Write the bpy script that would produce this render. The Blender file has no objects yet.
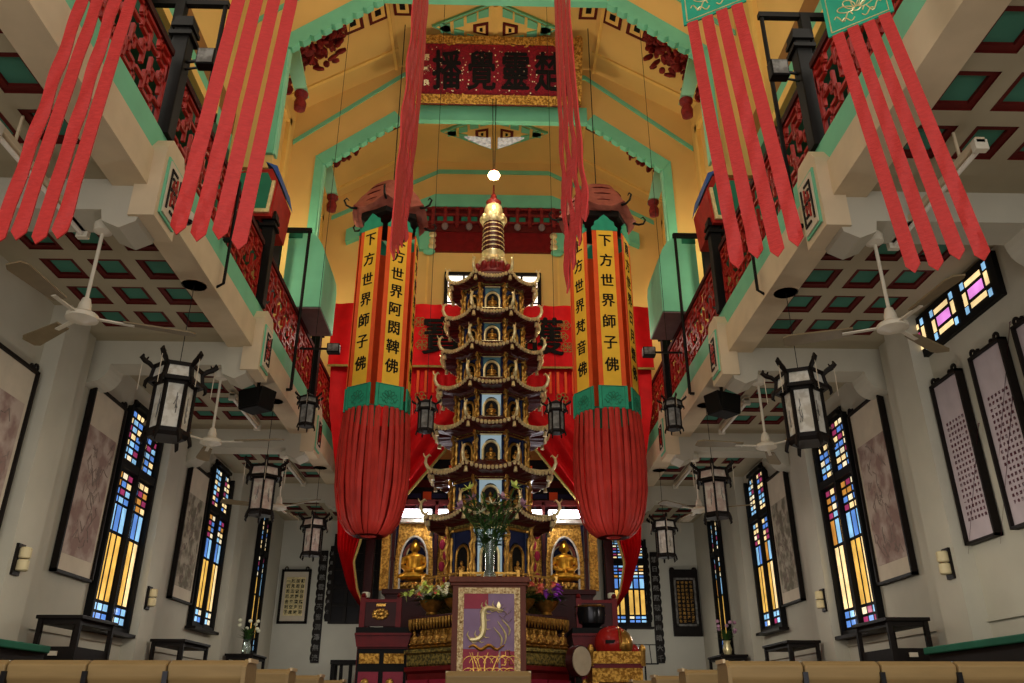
import bpy, bmesh, math, random
from mathutils import Vector, Matrix
PI = math.pi
R = random.Random(7)
sc = bpy.context.scene
C = sc.collection
# ------------------------------------------------------------------ materials
def lin(h):
    c = [int(h[i:i+2], 16)/255 for i in (0, 2, 4)]
    return tuple(x/12.92 if x <= .04045 else ((x+.055)/1.055)**2.4 for x in c)+(1,)
MATS = {}
def mat(name, hexc, rough=.6, metal=0, var=.12, scale=6, bump=0, bscale=40, emit=0, hex2=None, trans=0, stretch=None):
    m = bpy.data.materials.new(name); m.use_nodes = True
    nt = m.node_tree; b = nt.nodes['Principled BSDF']
    b.inputs['Roughness'].default_value = rough; b.inputs['Metallic'].default_value = metal; b.inputs['Specular IOR Level'].default_value = .16 if not trans else .5
    tc = nt.nodes.new('ShaderNodeTexCoord'); src = tc.outputs['Object']
    if stretch:
        mp = nt.nodes.new('ShaderNodeMapping'); mp.inputs['Scale'].default_value = stretch
        nt.links.new(src, mp.inputs['Vector']); src = mp.outputs['Vector']
    c = lin(hexc)
    if var or hex2:
        n = nt.nodes.new('ShaderNodeTexNoise'); n.inputs['Scale'].default_value = scale; n.inputs['Detail'].default_value = 4
        nt.links.new(src, n.inputs['Vector'])
        r = nt.nodes.new('ShaderNodeValToRGB')
        d = lin(hex2) if hex2 else tuple(x*(1-var*1.6) for x in c[:3])+(1,)
        e = c if hex2 else tuple(min(1, x*(1+var)) for x in c[:3])+(1,)
        r.color_ramp.elements[0].color = d; r.color_ramp.elements[1].color = e
        r.color_ramp.elements[0].position = .42 if hex2 else .3; r.color_ramp.elements[1].position = .58 if hex2 else .7
        nt.links.new(n.outputs['Fac'], r.inputs['Fac']); nt.links.new(r.outputs['Color'], b.inputs['Base Color'])
    else:
        b.inputs['Base Color'].default_value = c
    if bump:
        n2 = nt.nodes.new('ShaderNodeTexNoise'); n2.inputs['Scale'].default_value = bscale; n2.inputs['Detail'].default_value = 3
        nt.links.new(src, n2.inputs['Vector'])
        bp = nt.nodes.new('ShaderNodeBump'); bp.inputs['Strength'].default_value = bump; bp.inputs['Distance'].default_value = .02
        nt.links.new(n2.outputs['Fac'], bp.inputs['Height']); nt.links.new(bp.outputs['Normal'], b.inputs['Normal'])
    if emit:
        b.inputs['Emission Color'].default_value = c; b.inputs['Emission Strength'].default_value = emit
    if trans:
        b.inputs['Transmission Weight'].default_value = trans
    MATS[name] = m; return m
M = MATS
mat('plaster', 'bab4a2', .85, var=.06, scale=1.5, bump=.05)
mat('plaster_back', 'c4c1b2', .85, var=.05, scale=1.5)
mat('cream', 'cfbc9c', .7, var=.06, scale=3)
mat('soffit', 'a79c82', .8, var=.05, scale=2)
mat('yellow', 'dcb56a', .7, var=.05, scale=1.2)
mat('yellow_trim', 'e8bf6a', .6, var=.04)
mat('green', '72bd96', .6, var=.06, scale=3)
mat('green_light', '8fcaa4', .6, var=.06, scale=3)
mat('green_deep', '2f7a5c', .6, var=.1, scale=4)
mat('coffer_green', '477f6a', .7, var=.1, scale=3)
mat('dark_red', '5a1712', .6, var=.1)
mat('carved_red', '7a2320', .55, var=.3, scale=14, bump=.6, bscale=25)
mat('rail_red', 'a3231b', .45, var=.15, scale=8)
mat('rail_dark', '3d0d0a', .7, var=.1)
mat('black', '0f0d0b', .6, var=.15)
mat('black_wood', '17110d', .55, var=.2, scale=10)
mat('iron', '20201f', .5, .3, var=.1)
mat('gold', 'b88a42', .28, .85, var=.25, scale=20, bump=.25, bscale=60)
mat('gold_fine', 'd2a04a', .35, .7, scale=30, hex2='8a5e22', bump=.6, bscale=60)
mat('gold_pale', 'e6d49e', .3, .5, var=.15, scale=20)
mat('gold_green', '94803f', .4, .5, scale=30, hex2='4a4426', bump=.4)
mat('lacquer', '3b1210', .42, var=.2, scale=8)
mat('lacquer_red', '6c1214', .42, var=.15, scale=8)
mat('maroon_tile', '4a1a18', .35, var=.2, scale=20)
mat('ribbon', 'bb3733', .5, var=.08, scale=9, bump=.25, bscale=14, stretch=(3, 3, 9))
mat('ribbon_deep', 'b9312c', .45, var=.1, scale=9, bump=.2, bscale=14)
mat('tail', 'b8332a', .5, var=.12, scale=6, bump=.15, bscale=12)
mat('orange_red', 'e65a28', .6, var=.06, scale=6)
mat('banner_yellow', 'f0bd3c', .6, var=.05, scale=6)
mat('silk_green', '2f9a78', .5, var=.08, scale=10)
mat('curtain', 'd3141a', .65, var=.12, scale=4, bump=.15, bscale=8)
mat('gold_thread', 'a08a4a', .5, .3, var=.2, scale=30)
mat('canopy_red', 'a35c4e', .6, var=.15, scale=12)
mat('pew', '93794f', .4, var=.06, scale=5, stretch=(1, 6, 6))
mat('pew_edge', 'cdb48c', .3, var=.06)
mat('paper', 'cdbfa8', .8, var=.05, scale=5)
mat('paper_lilac', 'b7a9ab', .8, var=.06, scale=5)
mat('painting_red', 'b9a698', .8, scale=4, hex2='93786e')
mat('painting_grey', 'b3a894', .8, scale=6, hex2='77705f')
mat('ink', '14110f', .8, var=0)
mat('ink_red', '5a3038', .8, var=0)
mat('fan_white', 'cfc6b2', .4, var=.05)
mat('fan_blade', '7d6d50', .5, var=.1)
mat('tube', 'e6dfd0', .4, var=.03)
mat('silk_panel', 'c9bfae', .7, scale=12, hex2='b49d90')
mat('silk_white', 'd6d2c6', .7, scale=14, hex2='bdb6a6')
mat('grey_panel', '83817c', .7, scale=12, hex2='5f5d58')
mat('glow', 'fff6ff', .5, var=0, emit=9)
mat('bulb', 'ffd6a0', .5, var=0, emit=14)
mat('sky_pane', 'fdf2e6', .5, var=0, emit=1.6)
mat('niche_blue', '4d727a', .4, var=.15, scale=10)
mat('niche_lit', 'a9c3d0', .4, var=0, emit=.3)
mat('border_gold', 'cbb384', .45, .3, scale=50, hex2='9a7a50')
mat('navy', '20284a', .5, var=.2)
mat('cabinet_brown', '6b3a2c', .5, var=.1, scale=6, stretch=(6, 6, 1))
mat('embroid_red', '97243a', .35, var=.1)
mat('glare_lilac', '8f7592', .5, var=.08)  # glare on the cabinet glass, painted as a lilac ground
mat('leaf', '3c5c2c', .5, var=.3, scale=20)
mat('leaf_light', '7ea04a', .5, var=.2, scale=20)
mat('petal_pink', 'b78ba0', .5, var=.15, scale=20)
mat('petal_coral', 'e0705f', .5, var=.1)
mat('petal_white', 'e8e6c8', .5, var=.1)
mat('petal_lime', 'd8e67e', .5, var=.1)
mat('petal_purple', 'b04fd0', .5, var=.1)
mat('glass', 'cfe0d6', .05, var=0, trans=.9)
mat('bronze', '2b2a2c', .2, .7, var=.1)
mat('fish_red', '9a201c', .2, var=.1)
mat('drum_skin', 'b9a88c', .6, var=.1)
mat('green_cloth', '1f5a44', .7, var=.1)
mat('lamp_cream', 'c9b98f', .5, var=.05)
mat('plum_soffit', '7b6a66', .7, var=.08)
mat('blue_trim', '3a5a9a', .5, var=.05)
mat('floor', '6a4a38', .5, var=.15, scale=3)
mat('plaque_red', '8d1420', .6, scale=30, hex2='6d101b', bump=.1)
mat('lead', '0b0a09', .6, var=0)
mat('gallery_teal', '4f8a70', .7, var=.08, scale=2)
mat('gallery_brown', '8a6236', .7, var=.08, scale=2)
mat('pale_glass', 'd8d4cc', .5, var=.5, scale=12, emit=.35)
mat('gallery_dark', '2f5a49', .7, var=.08, scale=2)
mat('gold_buddha', 'dca035', .3, .85, var=.15, scale=20)
mat('faint_ink', '8b7a70', .8, var=0)
def gmat(n, h, e): mat(n, h, .2, var=.25, scale=9, emit=e)
def lightglass(name, hexc, e):     # back-lit coloured glass, slightly streaky
    m = bpy.data.materials.new(name); m.use_nodes = True; nt = m.node_tree; b = nt.nodes['Principled BSDF']
    b.inputs['Base Color'].default_value = lin(hexc); b.inputs['Roughness'].default_value = .2
    tc = nt.nodes.new('ShaderNodeTexCoord'); n = nt.nodes.new('ShaderNodeTexNoise'); n.inputs['Scale'].default_value = 5
    nt.links.new(tc.outputs['Object'], n.inputs['Vector'])
    mr = nt.nodes.new('ShaderNodeMapRange'); mr.inputs['From Min'].default_value = .3; mr.inputs['From Max'].default_value = .7
    mr.inputs['To Min'].default_value = e*.6; mr.inputs['To Max'].default_value = e*1.35
    nt.links.new(n.outputs['Fac'], mr.inputs['Value']); nt.links.new(mr.outputs['Result'], b.inputs['Emission Strength'])
    b.inputs['Emission Color'].default_value = lin(hexc); MATS[name] = m
for n_, h_, e_ in (('g_yellow', 'e6b455', .85), ('g_amber', 'c98a3c', .75), ('g_white', 'f2e2bd', 1.0), ('g_blue', '5a8ad8', .8),
                   ('g_lblue', '8cc0e8', .9), ('g_magenta', 'a83a68', .6), ('g_purple', '8a62b8', .6), ('g_cream', 'f7d79a', 1.0), ('g_pink', 'e58be0', .95)):
    lightglass(n_, h_, e_)
# ------------------------------------------------------------------ mesh helpers
def B(): return bmesh.new()
def face(bm, pts, mi=0):
    f = bm.faces.new([bm.verts.new(p) for p in pts]); f.material_index = mi; return f
def box(bm, x0, x1, y0, y1, z0, z1, mi=0, mx=None):
    co = [(x0, y0, z0), (x1, y0, z0), (x1, y1, z0), (x0, y1, z0), (x0, y0, z1), (x1, y0, z1), (x1, y1, z1), (x0, y1, z1)]
    vs = [bm.verts.new(mx @ Vector(c) if mx else c) for c in co]
    for q in ((0, 3, 2, 1), (4, 5, 6, 7), (0, 1, 5, 4), (1, 2, 6, 5), (2, 3, 7, 6), (3, 0, 4, 7)):
        f = bm.faces.new([vs[i] for i in q]); f.material_index = mi
    return vs
def bar(bm, a, b, w, h=None, mi=0):     # square bar between two points
    a, b = Vector(a), Vector(b); d = (b-a); L = d.length; h = h or w
    q = d.to_track_quat('Z', 'Y').to_matrix().to_4x4(); q.translation = a
    box(bm, -w/2, w/2, -h/2, h/2, 0, L, mi, q)
def tube(bm, pts, r, seg=6, mi=0):
    pts = [Vector(p) for p in pts]; n = len(pts); rs = r if isinstance(r, (list, tuple)) else [r]*n
    rings = []; up = None
    for i, p in enumerate(pts):
        t = (pts[min(i+1, n-1)]-pts[max(i-1, 0)]).normalized()
        if up is None: up = t.orthogonal().normalized()
        u = (up-t*up.dot(t)); u = u.normalized() if u.length > 1e-6 else t.orthogonal().normalized(); up = u; v = t.cross(u)
        rings.append([bm.verts.new(p+(u*math.cos(2*PI*k/seg)+v*math.sin(2*PI*k/seg))*rs[i]) for k in range(seg)])
    for a, b in zip(rings, rings[1:]):
        for k in range(seg):
            f = bm.faces.new((a[k], a[(k+1) % seg], b[(k+1) % seg], b[k])); f.material_index = mi
    for rg, s in ((rings[0], -1), (rings[-1], 1)):
        f = bm.faces.new(rg if s > 0 else rg[::-1]); f.material_index = mi
def lathe(bm, prof, seg=16, mi=0, c=(0, 0, 0), rot=0, cap=True, sc_=(1, 1)):
    rings = []
    for r, z in prof:
        r = max(r, .0005)
        rings.append([bm.verts.new((c[0]+r*sc_[0]*math.cos(rot+2*PI*k/seg), c[1]+r*sc_[1]*math.sin(rot+2*PI*k/seg), c[2]+z)) for k in range(seg)])
    for a, b in zip(rings, rings[1:]):
        for k in range(seg):
            f = bm.faces.new((a[k], a[(k+1) % seg], b[(k+1) % seg], b[k])); f.material_index = mi
    if cap:
        f = bm.faces.new(rings[0][::-1]); f.material_index = mi; f = bm.faces.new(rings[-1]); f.material_index = mi
def prism(bm, poly, ax, a, b, mi=0):     # 2-D polygon extruded along axis ax between a and b
    def p3(p, t): return {'x': (t, p[0], p[1]), 'y': (p[0], t, p[1]), 'z': (p[0], p[1], t)}[ax]
    A = [bm.verts.new(p3(p, a)) for p in poly]; Bv = [bm.verts.new(p3(p, b)) for p in poly]; n = len(poly)
    for vs in (A, Bv[::-1]):
        f = bm.faces.new(vs); f.material_index = mi
    for k in range(n):
        f = bm.faces.new((A[k], Bv[k], Bv[(k+1) % n], A[(k+1) % n])); f.material_index = mi
def ell(bm, c, r, seg=12, mi=0, mx=None):
    r = (r, r, r) if isinstance(r, (int, float)) else r
    n0 = len(bm.verts); res = bmesh.ops.create_uvsphere(bm, u_segments=seg, v_segments=max(6, seg*2//3), radius=1)
    m4 = Matrix.Translation(c) @ (mx or Matrix.Identity(4)) @ Matrix.Diagonal((*r, 1))
    for v in res['verts']: v.co = m4 @ v.co
    fs = set(f for v in res['verts'] for f in v.link_faces)
    for f in fs: f.material_index = mi
def torus(bm, c, R_, r, ax='y', a0=0, a1=2*PI, n=24, seg=6, mi=0):
    pts = []
    for k in range(n+1):
        t = a0+(a1-a0)*k/n
        u, v = R_*math.cos(t), R_*math.sin(t)
        pts.append((c[0]+u, c[1], c[2]+v) if ax == 'y' else ((c[0], c[1]+u, c[2]+v) if ax == 'x' else (c[0]+u, c[1]+v, c[2])))
    tube(bm, pts, r, seg, mi)
def obj(name, bm, mats, parent=None, smooth=False, loc=None, rz=0, label=None, bevel=0):
    me = bpy.data.meshes.new(name); bmesh.ops.recalc_face_normals(bm, faces=bm.faces); bm.to_mesh(me); bm.free()
    for m in (mats if isinstance(mats, (list, tuple)) else [mats]): me.materials.append(M[m] if isinstance(m, str) else m)
    if smooth:
        for p in me.polygons: p.use_smooth = True
        try: me.set_sharp_from_angle(angle=math.radians(42))
        except Exception: pass
    o = bpy.data.objects.new(name, me); C.objects.link(o)
    if parent: o.parent = parent
    if loc: o.location = loc
    if rz: o.rotation_euler = (0, 0, rz)
    if label: o['label'] = label
    if bevel:
        md = o.modifiers.new('bevel', 'BEVEL'); md.width = bevel; md.segments = 2; md.limit_method = 'ANGLE'
    return o
def thing(name, label, cat, loc=(0, 0, 0), rz=0, group=None):
    o = bpy.data.objects.new(name, None); C.objects.link(o); o.empty_display_size = .1
    o.location = loc; o.rotation_euler = (0, 0, rz); o['label'] = label; o['category'] = cat
    if group: o['group'] = group
    return o
def tag(o, label, cat, group=None, kind=None):
    o['label'] = label; o['category'] = cat
    if group: o['group'] = group
    if kind: o['kind'] = kind
    return o
def struct(name, bm, mats, parent=None, smooth=False):
    o = obj(name, bm, mats, parent, smooth)
    if not parent: o['kind'] = 'structure'
    return o
def dup(root, loc, rz=0, label=None, group=None):
    def cp(o, par):
        c = o.copy(); C.objects.link(c)
        if par: c.parent = par
        for ch in list(o.children): cp(ch, c)
        return c
    r = cp(root, None); r.location = loc; r.rotation_euler = (0, 0, rz)
    if label: r['label'] = label
    if group: r['group'] = group
    return r
def fuse(name, bm, m, parent=None, voxel=.02, loc=None, rz=0):
    o = obj(name, bm, m, parent, True, loc, rz)
    md = o.modifiers.new('fuse', 'REMESH'); md.mode = 'VOXEL'; md.voxel_size = voxel; md.use_smooth_shade = True
    s = o.modifiers.new('soften', 'SMOOTH'); s.iterations = 3; s.factor = .5
    return o
def text_bm(s, size, bold=.0, depth=0.004, res=2):
    """flat characters (xy plane, centred) as a bmesh"""
    c = bpy.data.curves.new('t', 'FONT'); c.body = s; c.size = size; c.align_x = 'CENTER'; c.align_y = 'CENTER'
    c.extrude = depth; c.offset = bold; c.resolution_u = res
    o = bpy.data.objects.new('t', c); C.objects.link(o)
    dg = bpy.context.evaluated_depsgraph_get(); me = bpy.data.meshes.new_from_object(o.evaluated_get(dg))
    bm = bmesh.new(); bm.from_mesh(me); bpy.data.objects.remove(o); bpy.data.curves.remove(c); bpy.data.meshes.remove(me)
    if bm.verts:
        xs = [v.co.x for v in bm.verts]; ys = [v.co.y for v in bm.verts]
        d = Vector(((min(xs)+max(xs))/2, (min(ys)+max(ys))/2, 0))
        for v in bm.verts: v.co -= d
    for f in bm.faces: f.material_index = 0
    return bm
def add_text(bm, s, size, mx, mi=0, bold=0., depth=.003, res=2, sx=1):
    t = text_bm(s, size, bold, depth, res); t.transform(mx @ Matrix.Diagonal((sx, 1, 1, 1)))
    mp = {}
    for v in t.verts: mp[v] = bm.verts.new(v.co)
    for f in t.faces:
        try:
            g = bm.faces.new([mp[v] for v in f.verts]); g.material_index = mi
        except ValueError: pass
    t.free()
UPR = Matrix.Rotation(PI/2, 4, 'X')      # text plane xy -> xz, facing -y
def blade(bm, p, d, L, w, mi=0, droop=.3):
    p, d = Vector(p), Vector(d).normalized(); sd = d.cross(Vector((0, 0, 1))); sd = (sd if sd.length > .1 else Vector((1, 0, 0))).normalized(); L_ = []; R_ = []; M_ = []
    for k in range(6):
        u = k/5; c = p+d*(L*u)-Vector((0, 0, droop*L*u*u)); ww = w*math.sin(PI*min(.98, .12+.86*u))
        L_.append(bm.verts.new(c-sd*ww)); R_.append(bm.verts.new(c+sd*ww)); M_.append(bm.verts.new(c-Vector((0, 0, .25*ww))))
    for k in range(5):
        for a, b in ((L_, M_), (M_, R_)): bm.faces.new((a[k], b[k], b[k+1], a[k+1])).material_index = mi
def T(x, y, z): return Matrix.Translation((x, y, z))
def RZ(a): return Matrix.Rotation(a, 4, 'Z')
YB = [-.75, 2.4, 5.55, 8.65, 11.8, 14.95, 18.0]      # bay lines
# ------------------------------------------------------------------ room shell
bm = B(); box(bm, -4.9, 4.9, -3, 18.4, -.2, 0); struct('floor', bm, 'floor')
for s, nm in ((-1, 'left'), (1, 'right')):
    bm = B(); a, b = sorted((s*4.5, s*4.8)); box(bm, a, b, -3, 18.3, 0, 4.4)
    w = struct('wall_'+nm, bm, 'plaster')
    PIL = ((-2.2, -.6), (1.2, 2.4), (4.35, 5.5), (7.6, 8.42), (10.74, 11.65), (14.1, 15.2))
    for y0, y1 in PIL:
        bm = B(); a, b = sorted((s*4.5, s*4.43)); box(bm, a, b, y0, y1, 0, 4.4)
        a, b = sorted((s*4.43, s*4.32)); box(bm, a, b, y0, y0+.45, .0, 4.4); obj('pilaster', bm, 'plaster', w)
    bm = B()
    for (p, q), (p2, q2) in zip(PIL, PIL[1:]+((18, 18),)):
        a, b = sorted((s*4.5, s*4.475)); box(bm, a, b, q, p2, 1.33, 1.36)
    obj('moulding', bm, 'plaster', w)
    # upper gallery outer wall
    bm = B(); a, b = sorted((s*4.5, s*4.8)); box(bm, a, b, -3, 18.3, 4.4, 7.2, 0)
    a, b = sorted((s*4.5, s*4.46)); box(bm, a, b, -3, 18.3, 5.9, 6.15, 1); box(bm, a, b, -3, 18.3, 6.4, 6.7, 2)
    for y in (4.2, 7.1, 10.2, 13.4):
        box(bm, a, b, y-.9, y-.72, 4.9, 5.9, 1); box(bm, a, b, y+.72, y+.9, 4.9, 5.9, 1)
    struct(nm+'_gallery_wall', bm, ['gallery_teal', 'green', 'gallery_brown'])
    # nave clerestory wall
    bm = B(); a, b = sorted((s*3.45, s*3.6)); box(bm, a, b, -3, 14.3, 7.85, 10.6, 0); box(bm, a, b, -3, 14.3, 6.75, 7.25, 2); box(bm, a, b, -3, 14.3, 7.25, 7.5, 3); box(bm, a, b, -3, 14.3, 7.5, 7.85, 4)
    a, b = sorted((s*3.45, s*3.38))
    for y0, y1 in ((4.0, 8.0), (9.35, 11.0), (12.1, 13.9)):
        for (p, q, z0, z1) in ((y0, y0+.12, 7.1, 9.6), (y1-.12, y1, 7.1, 9.6), (y0, y1, 7.1, 7.22), (y0, y1, 9.48, 9.6)):
            box(bm, a, b, p, q, z0, z1, 1)
    box(bm, min(s*3.6, s*4.5), max(s*3.6, s*4.5), -3, 18.3, 7.0, 7.15, 2)
    struct(nm+'_clerestory_wall', bm, ['yellow', 'yellow_trim', 'gallery_dark', 'green', 'gallery_brown'])
bm = B(); box(bm, -4.8, 4.8, 18, 18.3, 0, 7.2); struct('wall_back', bm, 'plaster_back')
# aisle soffits with recessed coffers
xs = [2.72, 3.0, 3.31, 3.44, 3.75, 3.88, 4.19, 4.5]
for s, nm in ((-1, 'left'), (1, 'right')):
    bm = B()
    ys = [-3.]
    for i in range(6):
        for k in range(4): ys += [YB[i]+.55+k*.54, YB[i]+.93+k*.54]
    ys.append(18.)
    for j in range(len(ys)-1):
        for i in range(7):
            x0, x1, y0, y1 = xs[i]*s, xs[i+1]*s, ys[j], ys[j+1]
            if i % 2 and j % 2:
                t = 4.44; e = .055
                xa, xb = x0+(x1-x0)*.15, x1-(x1-x0)*.15; ya, yb = y0+e, y1-e
                q = [(x0, y0), (x1, y0), (x1, y1), (x0, y1)]; w = [(xa, ya), (xb, ya), (xb, yb), (xa, yb)]
                for k in range(4):
                    n = (k+1) % 4
                    face(bm, [(*q[k], 4.4), (*q[n], 4.4), (*q[n], 4.412), (*q[k], 4.412)], 1)
                    face(bm, [(*q[k], 4.412), (*q[n], 4.412), (*w[n], 4.414), (*w[k], 4.414)], 1)
                    face(bm, [(*w[k], 4.414), (*w[n], 4.414), (*w[n], t), (*w[k], t)], 1)
                face(bm, [(*w[k], t) for k in range(4)], 2)
            else:
                face(bm, [(x0, y0, 4.4), (x1, y0, 4.4), (x1, y1, 4.4), (x0, y1, 4.4)], 0)
    box(bm, min(s*2.88, s*4.5), max(s*2.88, s*4.5), -3, 18, 4.72, 4.9, 0)
    struct(nm+'_aisle_ceiling', bm, ['soffit', 'dark_red', 'coffer_green'])
    # balcony front: cream beam with green band above
    bm = B(); a, b = sorted((s*2.70, s*2.98)); box(bm, a, b, -3, 14.6, 4.34, 4.66, 0)
    a, b = sorted((s*2.73, s*2.9)); box(bm, a, b, -3, 14.6, 4.66, 4.94, 1)
    bl = struct(nm+'_balcony_beam', bm, ['cream', 'green'])
    for y in YB[1:5]+[14.95]:
        # cross beam with curved haunch
        bm = B(); pf = [(4.5, 4.4), (4.5, 3.88)]
        for k in range(7):
            t = k/6*PI/2; pf.append((4.44-.2*math.sin(t), 3.9+.22*(1-math.cos(t))))
        pf += [(3.02, 4.12), (3.0, 4.02), (2.86, 3.96), (2.74, 4.02), (2.7, 4.2), (2.7, 4.4)]
        prism(bm, [(s*p, z) for p, z in pf], 'y', y-.17, y+.17, 0)
        obj('cross_beam', bm, 'plaster', bl)
        # bracket block and its fretwork plaque on the balcony face
        bm = B(); a, b = sorted((s*2.60, s*2.8)); box(bm, a, b, y-.2, y+.2, 4.06, 4.7, 0)
        prism(bm, [(y-.2, 4.7), (y+.2, 4.7), (y+.12, 4.82), (y-.12, 4.82)], 'x', a, b, 0)
        br = obj('bracket', bm, 'cream', bl)
        bm = B(); f0 = s*2.6; f1 = s*2.585; f2 = s*2.575
        a, b = sorted((f0, f1)); box(bm, a, b, y-.15, y+.15, 4.12, 4.64, 0)
        a, b = sorted((f1, f2))
        box(bm, a, b, y-.125, y+.125, 4.145, 4.615, 1)
        c_, d_ = sorted((f2, s*2.565))
        for (p0, p1, z0, z1, m_) in ((-.1, .1, 4.38, 4.4, 2), (-.1, -.08, 4.2, 4.56, 2), (.08, .1, 4.2, 4.56, 2), (-.1, .02, 4.54, 4.56, 2), (-.02, .1, 4.2, 4.22, 2),
                                   (-.05, .05, 4.33, 4.36, 3), (-.05, .05, 4.42, 4.45, 3), (-.04, -.02, 4.25, 4.5, 3), (.02, .04, 4.28, 4.53, 3), (-.06, .0, 4.48, 4.5, 2), (0, .06, 4.27, 4.29, 2)):
            box(bm, c_, d_, y+p0, y+p1, z0, z1, m_)
        obj('fretwork_plaque', bm, ['green', 'paper', 'black', 'rail_red'], br)
# red fretwork railing panels and black posts
def fret(bm, L, H):
    """Chinese key fretwork in the yz plane, cell by cell"""
    w = .03
    def hb(y0, y1, z): box(bm, -.015, .015, y0, y1, z-w/2, z+w/2, 0)
    def vb(y, z0, z1): box(bm, -.015, .015, y-w/2, y+w/2, z0, z1, 0)
    hb(0, L, .02); hb(0, L, H-.02); vb(.01, 0, H); vb(L-.01, 0, H)
    n = max(1, round(L/.36)); c = L/n
    for k in range(n):
        y = k*c
        for (a, b, z) in ((.05, .62, .14), (.38, .95, .86), (.05, .36, .38), (.64, .95, .62), (.2, .8, .5), (.62, 1, .26), (0, .38, .74), (.2, .5, .26), (.5, .8, .74)):
            hb(y+a*c, y+b*c, z*H)
        for (a, z0, z1) in ((.05, .14, .38), (.95, .62, .86), (.2, .26, .62), (.8, .38, .74), (.36, .38, .5), (.64, .5, .62), (.5, .0, .26), (.5, .74, 1), (.38, .86, 1), (.62, 0, .14)):
            vb(y+a*c, z0*H, z1*H)
for s, nm in ((-1, 'left'), (1, 'right')):
    for i, (y0, y1) in enumerate(((2.55, 5.42), (5.68, 8.52), (8.78, 11.6), (11.9, 14.1))):
        where = ('over the nearest bay', 'over the second bay, beyond the first black post', 'over the third bay beside the lower green box', 'at the far end by the sanctuary')[i]
        t = thing('balcony_railing', 'red key-fretwork balcony railing on the %s %s' % (nm, where), 'railing', (s*2.78, y0, 4.94), 0, 'red balcony railings')
        bm = B(); fret(bm, y1-y0, .76); obj('fretwork', bm, 'rail_red', t)
        bm = B(); box(bm, -.035, .035, 0, y1-y0, .76, .82); obj('handrail', bm, 'rail_dark', t)
        bm = B(); box(bm, -.03, .03, 0, y1-y0, -.0, .02); obj('bottom_rail', bm, 'rail_dark', t)
    for i, y in enumerate((5.55, 8.65, 11.75)):
        t = thing('railing_post', 'square black post of the %s balcony railing, %s' % (nm, ('nearest of its row', 'between the second and third red panels', 'farthest, close to the red curtain')[i]), 'post', (s*2.76, y, 4.94), 0, 'black railing posts')
        bm = B(); box(bm, -.07, .07, -.07, .07, 0, 1.16); obj('shaft', bm, 'black', t, bevel=.008)
        bm = B(); box(bm, -.095, .095, -.095, .095, 1.16, 1.2); box(bm, -.08, .08, -.08, .08, 1.2, 1.28); box(bm, -.1, .1, -.1, .1, 1.06, 1.1); obj('cap', bm, 'black', t)
    for i, y in enumerate((5.98, 10.1)):
        t = thing('pipe_gantry', 'thin black pipe frame on the %s balcony railing, %s' % (nm, ('the nearer one', 'the farther, before the green box')[i]), 'frame', (s*2.64, y, 4.45), 0, 'black pipe frames')
        bm = B(); tube(bm, [(0, 0, 0), (0, 0, 2.45)], .022, 8); bar(bm, (0, 0, .0), (s*.1, 0, .0), .03); obj('outer_leg', bm, 'black', t)
        bm = B(); bar(bm, (s*.42, 0, .46), (s*.42, 0, 2.45), .09); obj('inner_leg', bm, 'black', t)
        bm = B(); bar(bm, (-s*.03, 0, 2.45), (s*.8, 0, 2.45), .06); obj('top_bar', bm, 'black', t)
# ------------------------------------------------------------------ nave: diaphragm arches, vault
HW, CR = 1.62, 9.98      # flat half width and crown height
CX, CZ = 2.88, 9.0     # corner
def archpoly(off=0):
    return [(-CX-off, CZ+off*.35), (-HW-off*.3, CR+off), (HW+off*.3, CR+off), (CX+off, CZ+off*.35)]
def arch(y, zlow, name, th):
    bm = B()
    # wall around the opening, three slabs (left, right, crown)
    for s in (-1, 1):
        prism(bm, [(s*CX, zlow), (s*4.5, zlow), (s*4.5, 11.6), (s*CX, 11.6)], 'y', y, y+th, 0)
        prism(bm, [(s*CX, CZ), (s*CX, 11.6), (s*HW, 11.6), (s*HW, CR)], 'y', y, y+th, 0)
    prism(bm, [(-HW, CR), (-HW, 11.6), (HW, 11.6), (HW, CR)], 'y', y, y+th, 0)
    w = struct(name, bm, 'yellow')
    # green moulded edge, scalloped on the haunches
    bm = B(); n = 9; g = .2
    for s in (-1, 1):
        a, b = Vector((s*CX, 0, CZ)), Vector((s*HW, 0, CR))
        nr = Vector((-(b-a).z, 0, (b-a).x)).normalized()
        if nr.z < 0: nr = -nr
        for k in range(n):
            p, q = a.lerp(b, k/n), a.lerp(b, (k+1)/n); m = a.lerp(b, (k+.5)/n)-nr*.045
            poly = [(p.x, p.z), (m.x-(q-p).x*.3, m.z-(q-p).z*.3), (m.x+(q-p).x*.3, m.z+(q-p).z*.3), (q.x, q.z), (q.x+nr.x*g, q.z+nr.z*g), (p.x+nr.x*g, p.z+nr.z*g)]
            prism(bm, poly, 'y', y-.06, y+.05, 0)
        prism(bm, [(s*CX, zlow+.2), (s*(CX+.14), zlow+.2), (s*(CX+.14), CZ+.18), (s*CX, CZ+.05)], 'y', y-.05, y+.06, 0)
        prism(bm, [(s*CX, zlow+.2), (s*(CX-.03), zlow+.2), (s*(CX-.03), CZ), (s*CX, CZ)], 'y', y-.02, y+th+.02, 1)
    box(bm, -HW, HW, y-.06, y+.05, CR-.02, CR+.3, 0)
    obj('green_edge', bm, ['green', 'green_light'], w)
    # flat stripe higher up the spandrel
    bm = B(); d = .62
    for s in (-1, 1):
        prism(bm, [(s*3.44, CZ+.42), (s*3.44, CZ+.51), (s*(HW+.0), CR+d+.45), (s*(HW+.0), CR+d+.36)], 'y', y-.025, y, 0)
    box(bm, -HW, HW, y-.025, y, CR+d+.36, CR+d+.45, 0)
    obj('green_stripe', bm, 'green', w)
    return w
arch(8.75, 7.0, 'near_arch_wall', .07)
arch(11.4, 5.9, 'middle_arch_wall', .07)
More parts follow.
